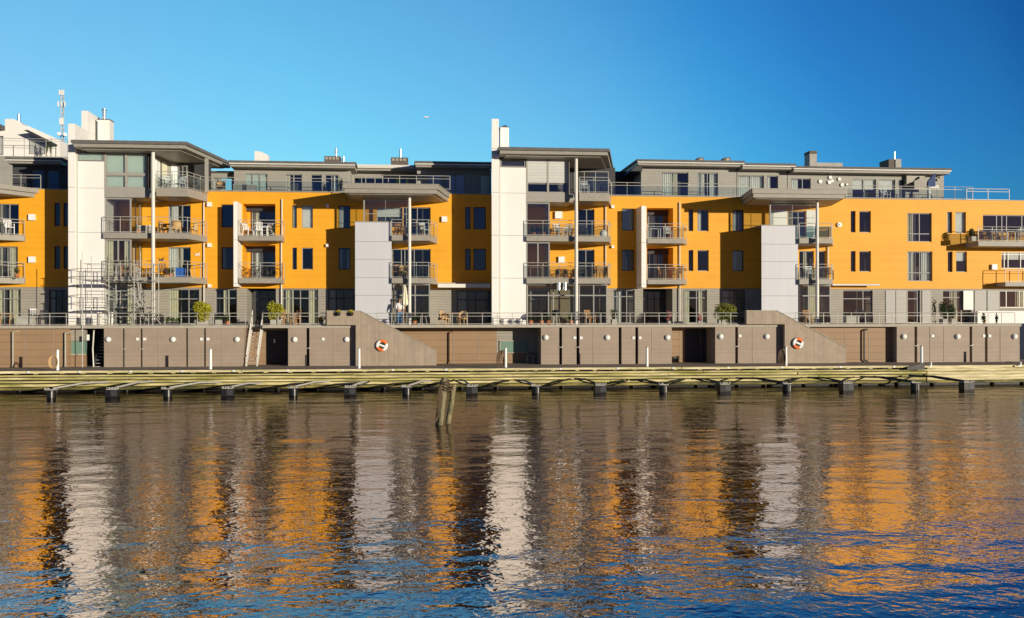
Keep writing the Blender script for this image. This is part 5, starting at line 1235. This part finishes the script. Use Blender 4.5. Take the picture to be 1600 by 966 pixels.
for k, px, yy, r_, lab in (('wood', 446, -4.7, 40, 'wooden chair left of two right of the right round bush'), ('wood', 460, -4.7, -50, 'wooden chair right of two right of the right round bush'), ('table', 453, -4.2, 0, 'wooden table between the two wooden chairs by the right round bush'),
    ('wicker', 693, -4.6, 30, 'tan chair left of the small terrace table before the shaded windows'), ('wicker', 722, -4.6, -30, 'tan chair right of the small terrace table before the shaded windows'), ('table', 707, -4.4, 0, 'small wooden table between tan chairs on the terrace'),
    ('pot', 829, -4.8, 0, 'leafy pot nearest the central tower on the terrace'), ('pot', 846, -4.8, 0, 'leafy pot in the row right of the central tower, second'), ('pot', 857, -4.8, 0, 'leafy pot in the row right of the central tower, third'),
    ('grill', 868, -4.7, 0, 'black barbecue on the terrace left of the middle column'), ('pot', 892, -4.8, 0, 'leafy pot directly left of the middle column foot'), ('wood', 922, -4.4, 30, 'wooden chair on the terrace right of the middle column'),
    ('wood', 1263, -4.5, 0, 'orange wooden chair left of the second canopy column on the terrace'), ('box', 1330, -4.7, 0, 'pale box behind the railing below the right awning roller'), ('darkc', 1345, -4.5, 0, 'dark chair right of the pale box on the terrace'),
    ('darkc', 1356, -4.5, 40, 'second dark chair right of the pale box on the terrace'), ('box', 42, -4.6, 0, 'grey cushion box on the terrace at the left'), ('darkc', 52, -4.4, 30, 'dark deck chair on the terrace before the left grey wall'), ('darkc', 62, -4.4, -20, 'dark deck chair nearer the left white tower'),
    ('table', 8, -4.4, 0, 'wooden table on the terrace at the left edge'), ('pot', 355, -4.9, 0, 'leafy pot below the first fin on the terrace'), ('grill', 660, -4.4, 0, 'black barbecue right of the person behind the railing'), ('pot', 648, -4.9, 0, 'leafy pot just right of the first canopy column')):
    put(k, px, ZT, yy, r_, lab, TG)
PG = 'furniture on the left roof terrace'
put('box', 376, ZP, 1.0, 0, 'pale box behind the glass railing of the left roof terrace, left', PG); put('box', 390, ZP, 1.0, 0, 'pale box behind the glass railing of the left roof terrace, right', PG)
put('wicker', 345, ZP, 1.2, 0, 'tan wicker chair on the left roof terrace', PG); put('white', 1384, ZP, 1.2, 0, 'white chair on the right roof terrace', None)
# parasol closed under the first canopy
x, y = PX(632.5, -3.15), -3.15
t = thing('closed_parasol', 'closed cream parasol on the terrace beside the first canopy column', 'parasol', (x, y, ZT))
MB().tube((x, y, ZT), (x, y, ZT+2.6), .025, 8).build('pole', 'wood', t)
mb = MB(); prof = [(.03, 2.62), (.10, 2.4), (.15, 1.9), (.20, 1.35), (.10, 1.25)]; vs = []; n = 16
for i in range(n):
    a = 2*math.pi*i/n; k = 1.25 if i % 2 else .8
    vs += [(x+r_*k*math.cos(a), y+r_*k*math.sin(a), ZT+z_) for r_, z_ in prof]
mb.add(vs, [(i*5+k, ((i+1) % n)*5+k, ((i+1) % n)*5+k+1, i*5+k+1) for i in range(n) for k in range(4)]); mb.build('canopy_cloth', 'curtain', t)
x = PX(1455.5, 1.5)
t = thing('parasol', 'blue and white tilted parasol at the right end of the roof terrace', 'parasol', (x, 1.5, ZP))
MB().tube((x-.2, 1.5, ZP), (x-.2, 1.5, ZP+.9), .12, 10).build('stand', 'whitep', t); MB().tube((x-.2, 1.5, ZP+.85), (x, 1.5, ZP+1.2), .06, 8).build('arm', 'whitep', t)
mb = MB(); vs = [(x-.45, 1.4, ZP+1.15), (x-.4, 1.4, ZP+1.6), (x, 1.4, ZP+2.1), (x+.15, 1.4, ZP+2.2), (x+.15, 1.4, ZP+1.2)]
mb.prism_xz([(v[0], v[2]-.12) for v in vs], 1.2, 1.4); mb.build('cloth', 'pblue', t); MB().box(x-.35, x+.45, 1.25, 1.45, ZP+1.0, ZP+1.18).build('cover', 'whitep', t)
# round plates as art on penthouse walls
for i, (px, py, r_) in enumerate(((1282, 283.8, .14), (1297.5, 277.5, .13), (1311.5, 280, .12), (1296, 285, .14), (1300.5, 283, .11), (1316, 289, .13), (1323.5, 288.5, .08))):
    y = 2.44; x, z = PX(px, y), PZ(px, py, y); o = MB().tube((x, y+.05, z), (x, y-.05, z), r_, 12).build('wall_disc', 'whitep', origin=(x, y, z))
    tag(o, ('largest white disc, far left of the cluster', 'upper tilted white disc', 'white disc right of the upper one', 'white disc lower middle', 'small white disc overlapping the middle one', 'white disc lower right', 'smallest white disc at the right')[i]+' on the right penthouse wall', 'wall art', 'white discs on the penthouse wall')
for i, (px, py) in enumerate(((1466, 275), (1470, 277), (1466, 281), (1472, 272))):
    y = 2.44; x, z = PX(px, y), PZ(px, py, y); o = MB().tube((x, y+.05, z), (x, y-.05, z), .1, 10).build('wall_disc', 'stone', origin=(x, y, z)); tag(o, ('leftmost', 'right', 'lowest', 'topmost')[i]+' small pale disc of the cluster at the penthouse right corner', 'wall art', 'pale discs at the penthouse corner')
# butterflies and wall decorations on the second floor
for px, py, m_, lab in ((252, 405, 'dframe', 'dark butterfly ornament on the orange wall behind the left balcony'), (308, 397, 'whitep', 'white bird ornament on the orange wall right of the balcony door')):
    y = -.02; x, z = PX(px, y), PZ(px, py, y); o = MB().prism_xz([(x-.22, z+.1), (x, z-.02), (x+.22, z+.14), (x+.12, z-.06), (x+.2, z-.16), (x, z-.08), (x-.16, z-.14), (x-.08, z)], y-.03, y).build('wall_ornament', m_, origin=(x, y, z)); tag(o, lab, 'ornament')
# hanging lanterns, ceiling lamp shades in the middle ground-floor bay
for i, px in enumerate((873, 882.5)):
    x, y = PX(px, -3.1), -3.1; z = PZ(px, 453.5, y); o = MB().tube((x, y, z), (x, y, z+.5), .14, 14).build('lantern', 'cone', origin=(x, y, z)); o2 = MB().tube((x, y, z+.5), (x, y, Z2-.36), .01, 5).build('cord', 'dark', o)
    tag(o, ('left' if i == 0 else 'right')+' one of two silver lanterns hanging under the central second floor balcony', 'lantern', 'silver lanterns')
# gull in the sky
x, y = PX(667, 60), 60; z = PZ(667, 183, 60)
o = MB().prism_xz([(x-.5, z+.12), (x-.15, z+.05), (x, z+.08), (x+.18, z+.02), (x+.55, z+.1), (x+.2, z-.06), (x, z-.12), (x-.2, z-.05)], y-.1, y+.1).build('gull', 'whitep', origin=(x, y, z)); tag(o, 'tiny white gull gliding in the blue sky above the roofs', 'bird')
# ------------------------------------------------------------------ the person on the terrace
def skin_body(name, joints, edges, m, parent, sub=2):
    me = bpy.data.meshes.new(name); o_ = Vector(parent['_o'])
    me.from_pydata([Vector(j[0])-o_ for j in joints], edges, []); me.update()
    ob = bpy.data.objects.new(name, me); S.collection.objects.link(ob); ob.parent = parent
    sk = ob.modifiers.new('skin', 'SKIN'); sk.use_smooth_shade = True
    me.skin_vertices.new() if not me.skin_vertices else None
    for i, j in enumerate(joints): me.skin_vertices[0].data[i].radius = (j[1], j[2] if len(j) > 2 else j[1])
    me.skin_vertices[0].data[0].use_root = True
    ss = ob.modifiers.new('sub', 'SUBSURF'); ss.levels = sub; ss.render_levels = sub
    me.materials.append(M[m]); return ob
px_, yp = 624.5, -3.1; X = PX(px_, yp)
t = thing('person', 'person in white top and blue jeans standing at the terrace railing beside the closed parasol', 'person', (X, yp, ZT))
z = ZT
J = lambda x, y, zz, r, r2=None: ((X+x, yp+y, z+zz), r, r2 or r)
body = [J(0, 0, .95, .13, .10), J(0, .01, 1.15, .12, .09), J(0, 0, 1.36, .15, .09), J(0, -.01, 1.46, .06), J(0, -.02, 1.53, .05), J(0, -.03, 1.62, .085, .095), J(0, -.03, 1.70, .075, .085),
        J(-.09, 0, .88, .09), J(-.10, -.02, .48, .06), J(-.10, .02, .08, .04), J(-.11, -.12, .04, .035), J(.09, 0, .88, .09), J(.11, 0, .48, .06), J(.12, .03, .08, .04), J(.13, -.10, .04, .035),
        J(-.19, 0, 1.38, .05), J(-.24, -.03, 1.12, .038), J(-.16, -.20, .98, .028), J(-.12, -.27, .98, .03), J(.19, 0, 1.38, .05), J(.25, -.02, 1.12, .038), J(.24, -.17, .94, .028), J(.22, -.25, .92, .03)]
skin_body('body', body, [(0,1),(1,2),(2,3),(3,4),(4,5),(5,6),(0,7),(7,8),(8,9),(9,10),(0,11),(11,12),(12,13),(13,14),(2,15),(15,16),(16,17),(17,18),(2,19),(19,20),(20,21),(21,22)], 'skin', t)
skin_body('shirt', [J(0, 0, .95, .155, .125), J(0, .01, 1.15, .145, .115), J(0, 0, 1.36, .165, .11), J(0, 0, 1.43, .08), J(-.19, 0, 1.38, .07), J(-.24, -.03, 1.14, .06), J(-.19, -.14, 1.04, .05), J(.19, 0, 1.38, .07), J(.25, -.02, 1.14, .06), J(.245, -.13, 1.0, .05)], [(0,1),(1,2),(2,3),(2,4),(4,5),(5,6),(2,7),(7,8),(8,9)], 'shirt', t)
skin_body('jeans', [J(0, 0, .93, .15, .12), J(-.09, 0, .84, .105), J(-.10, -.02, .48, .08), J(-.10, .02, .10, .07), J(.09, 0, .84, .105), J(.11, 0, .48, .08), J(.12, .03, .10, .07)], [(0,1),(1,2),(2,3),(0,4),(4,5),(5,6)], 'denim', t)
mb = MB(); mb.ball((X, yp+.0, z+1.70), .11, (.95, 1.05, .95), 14, 9); mb.build('hair', 'hair', t)
mb = MB(); mb.ball((X, yp-.125, z+1.64), .018, (1, 1.2, 1.6), 8, 5); mb.build('nose', 'skin', t)
for o in bpy.data.objects:
    if '_o' in o.keys(): del o['_o']
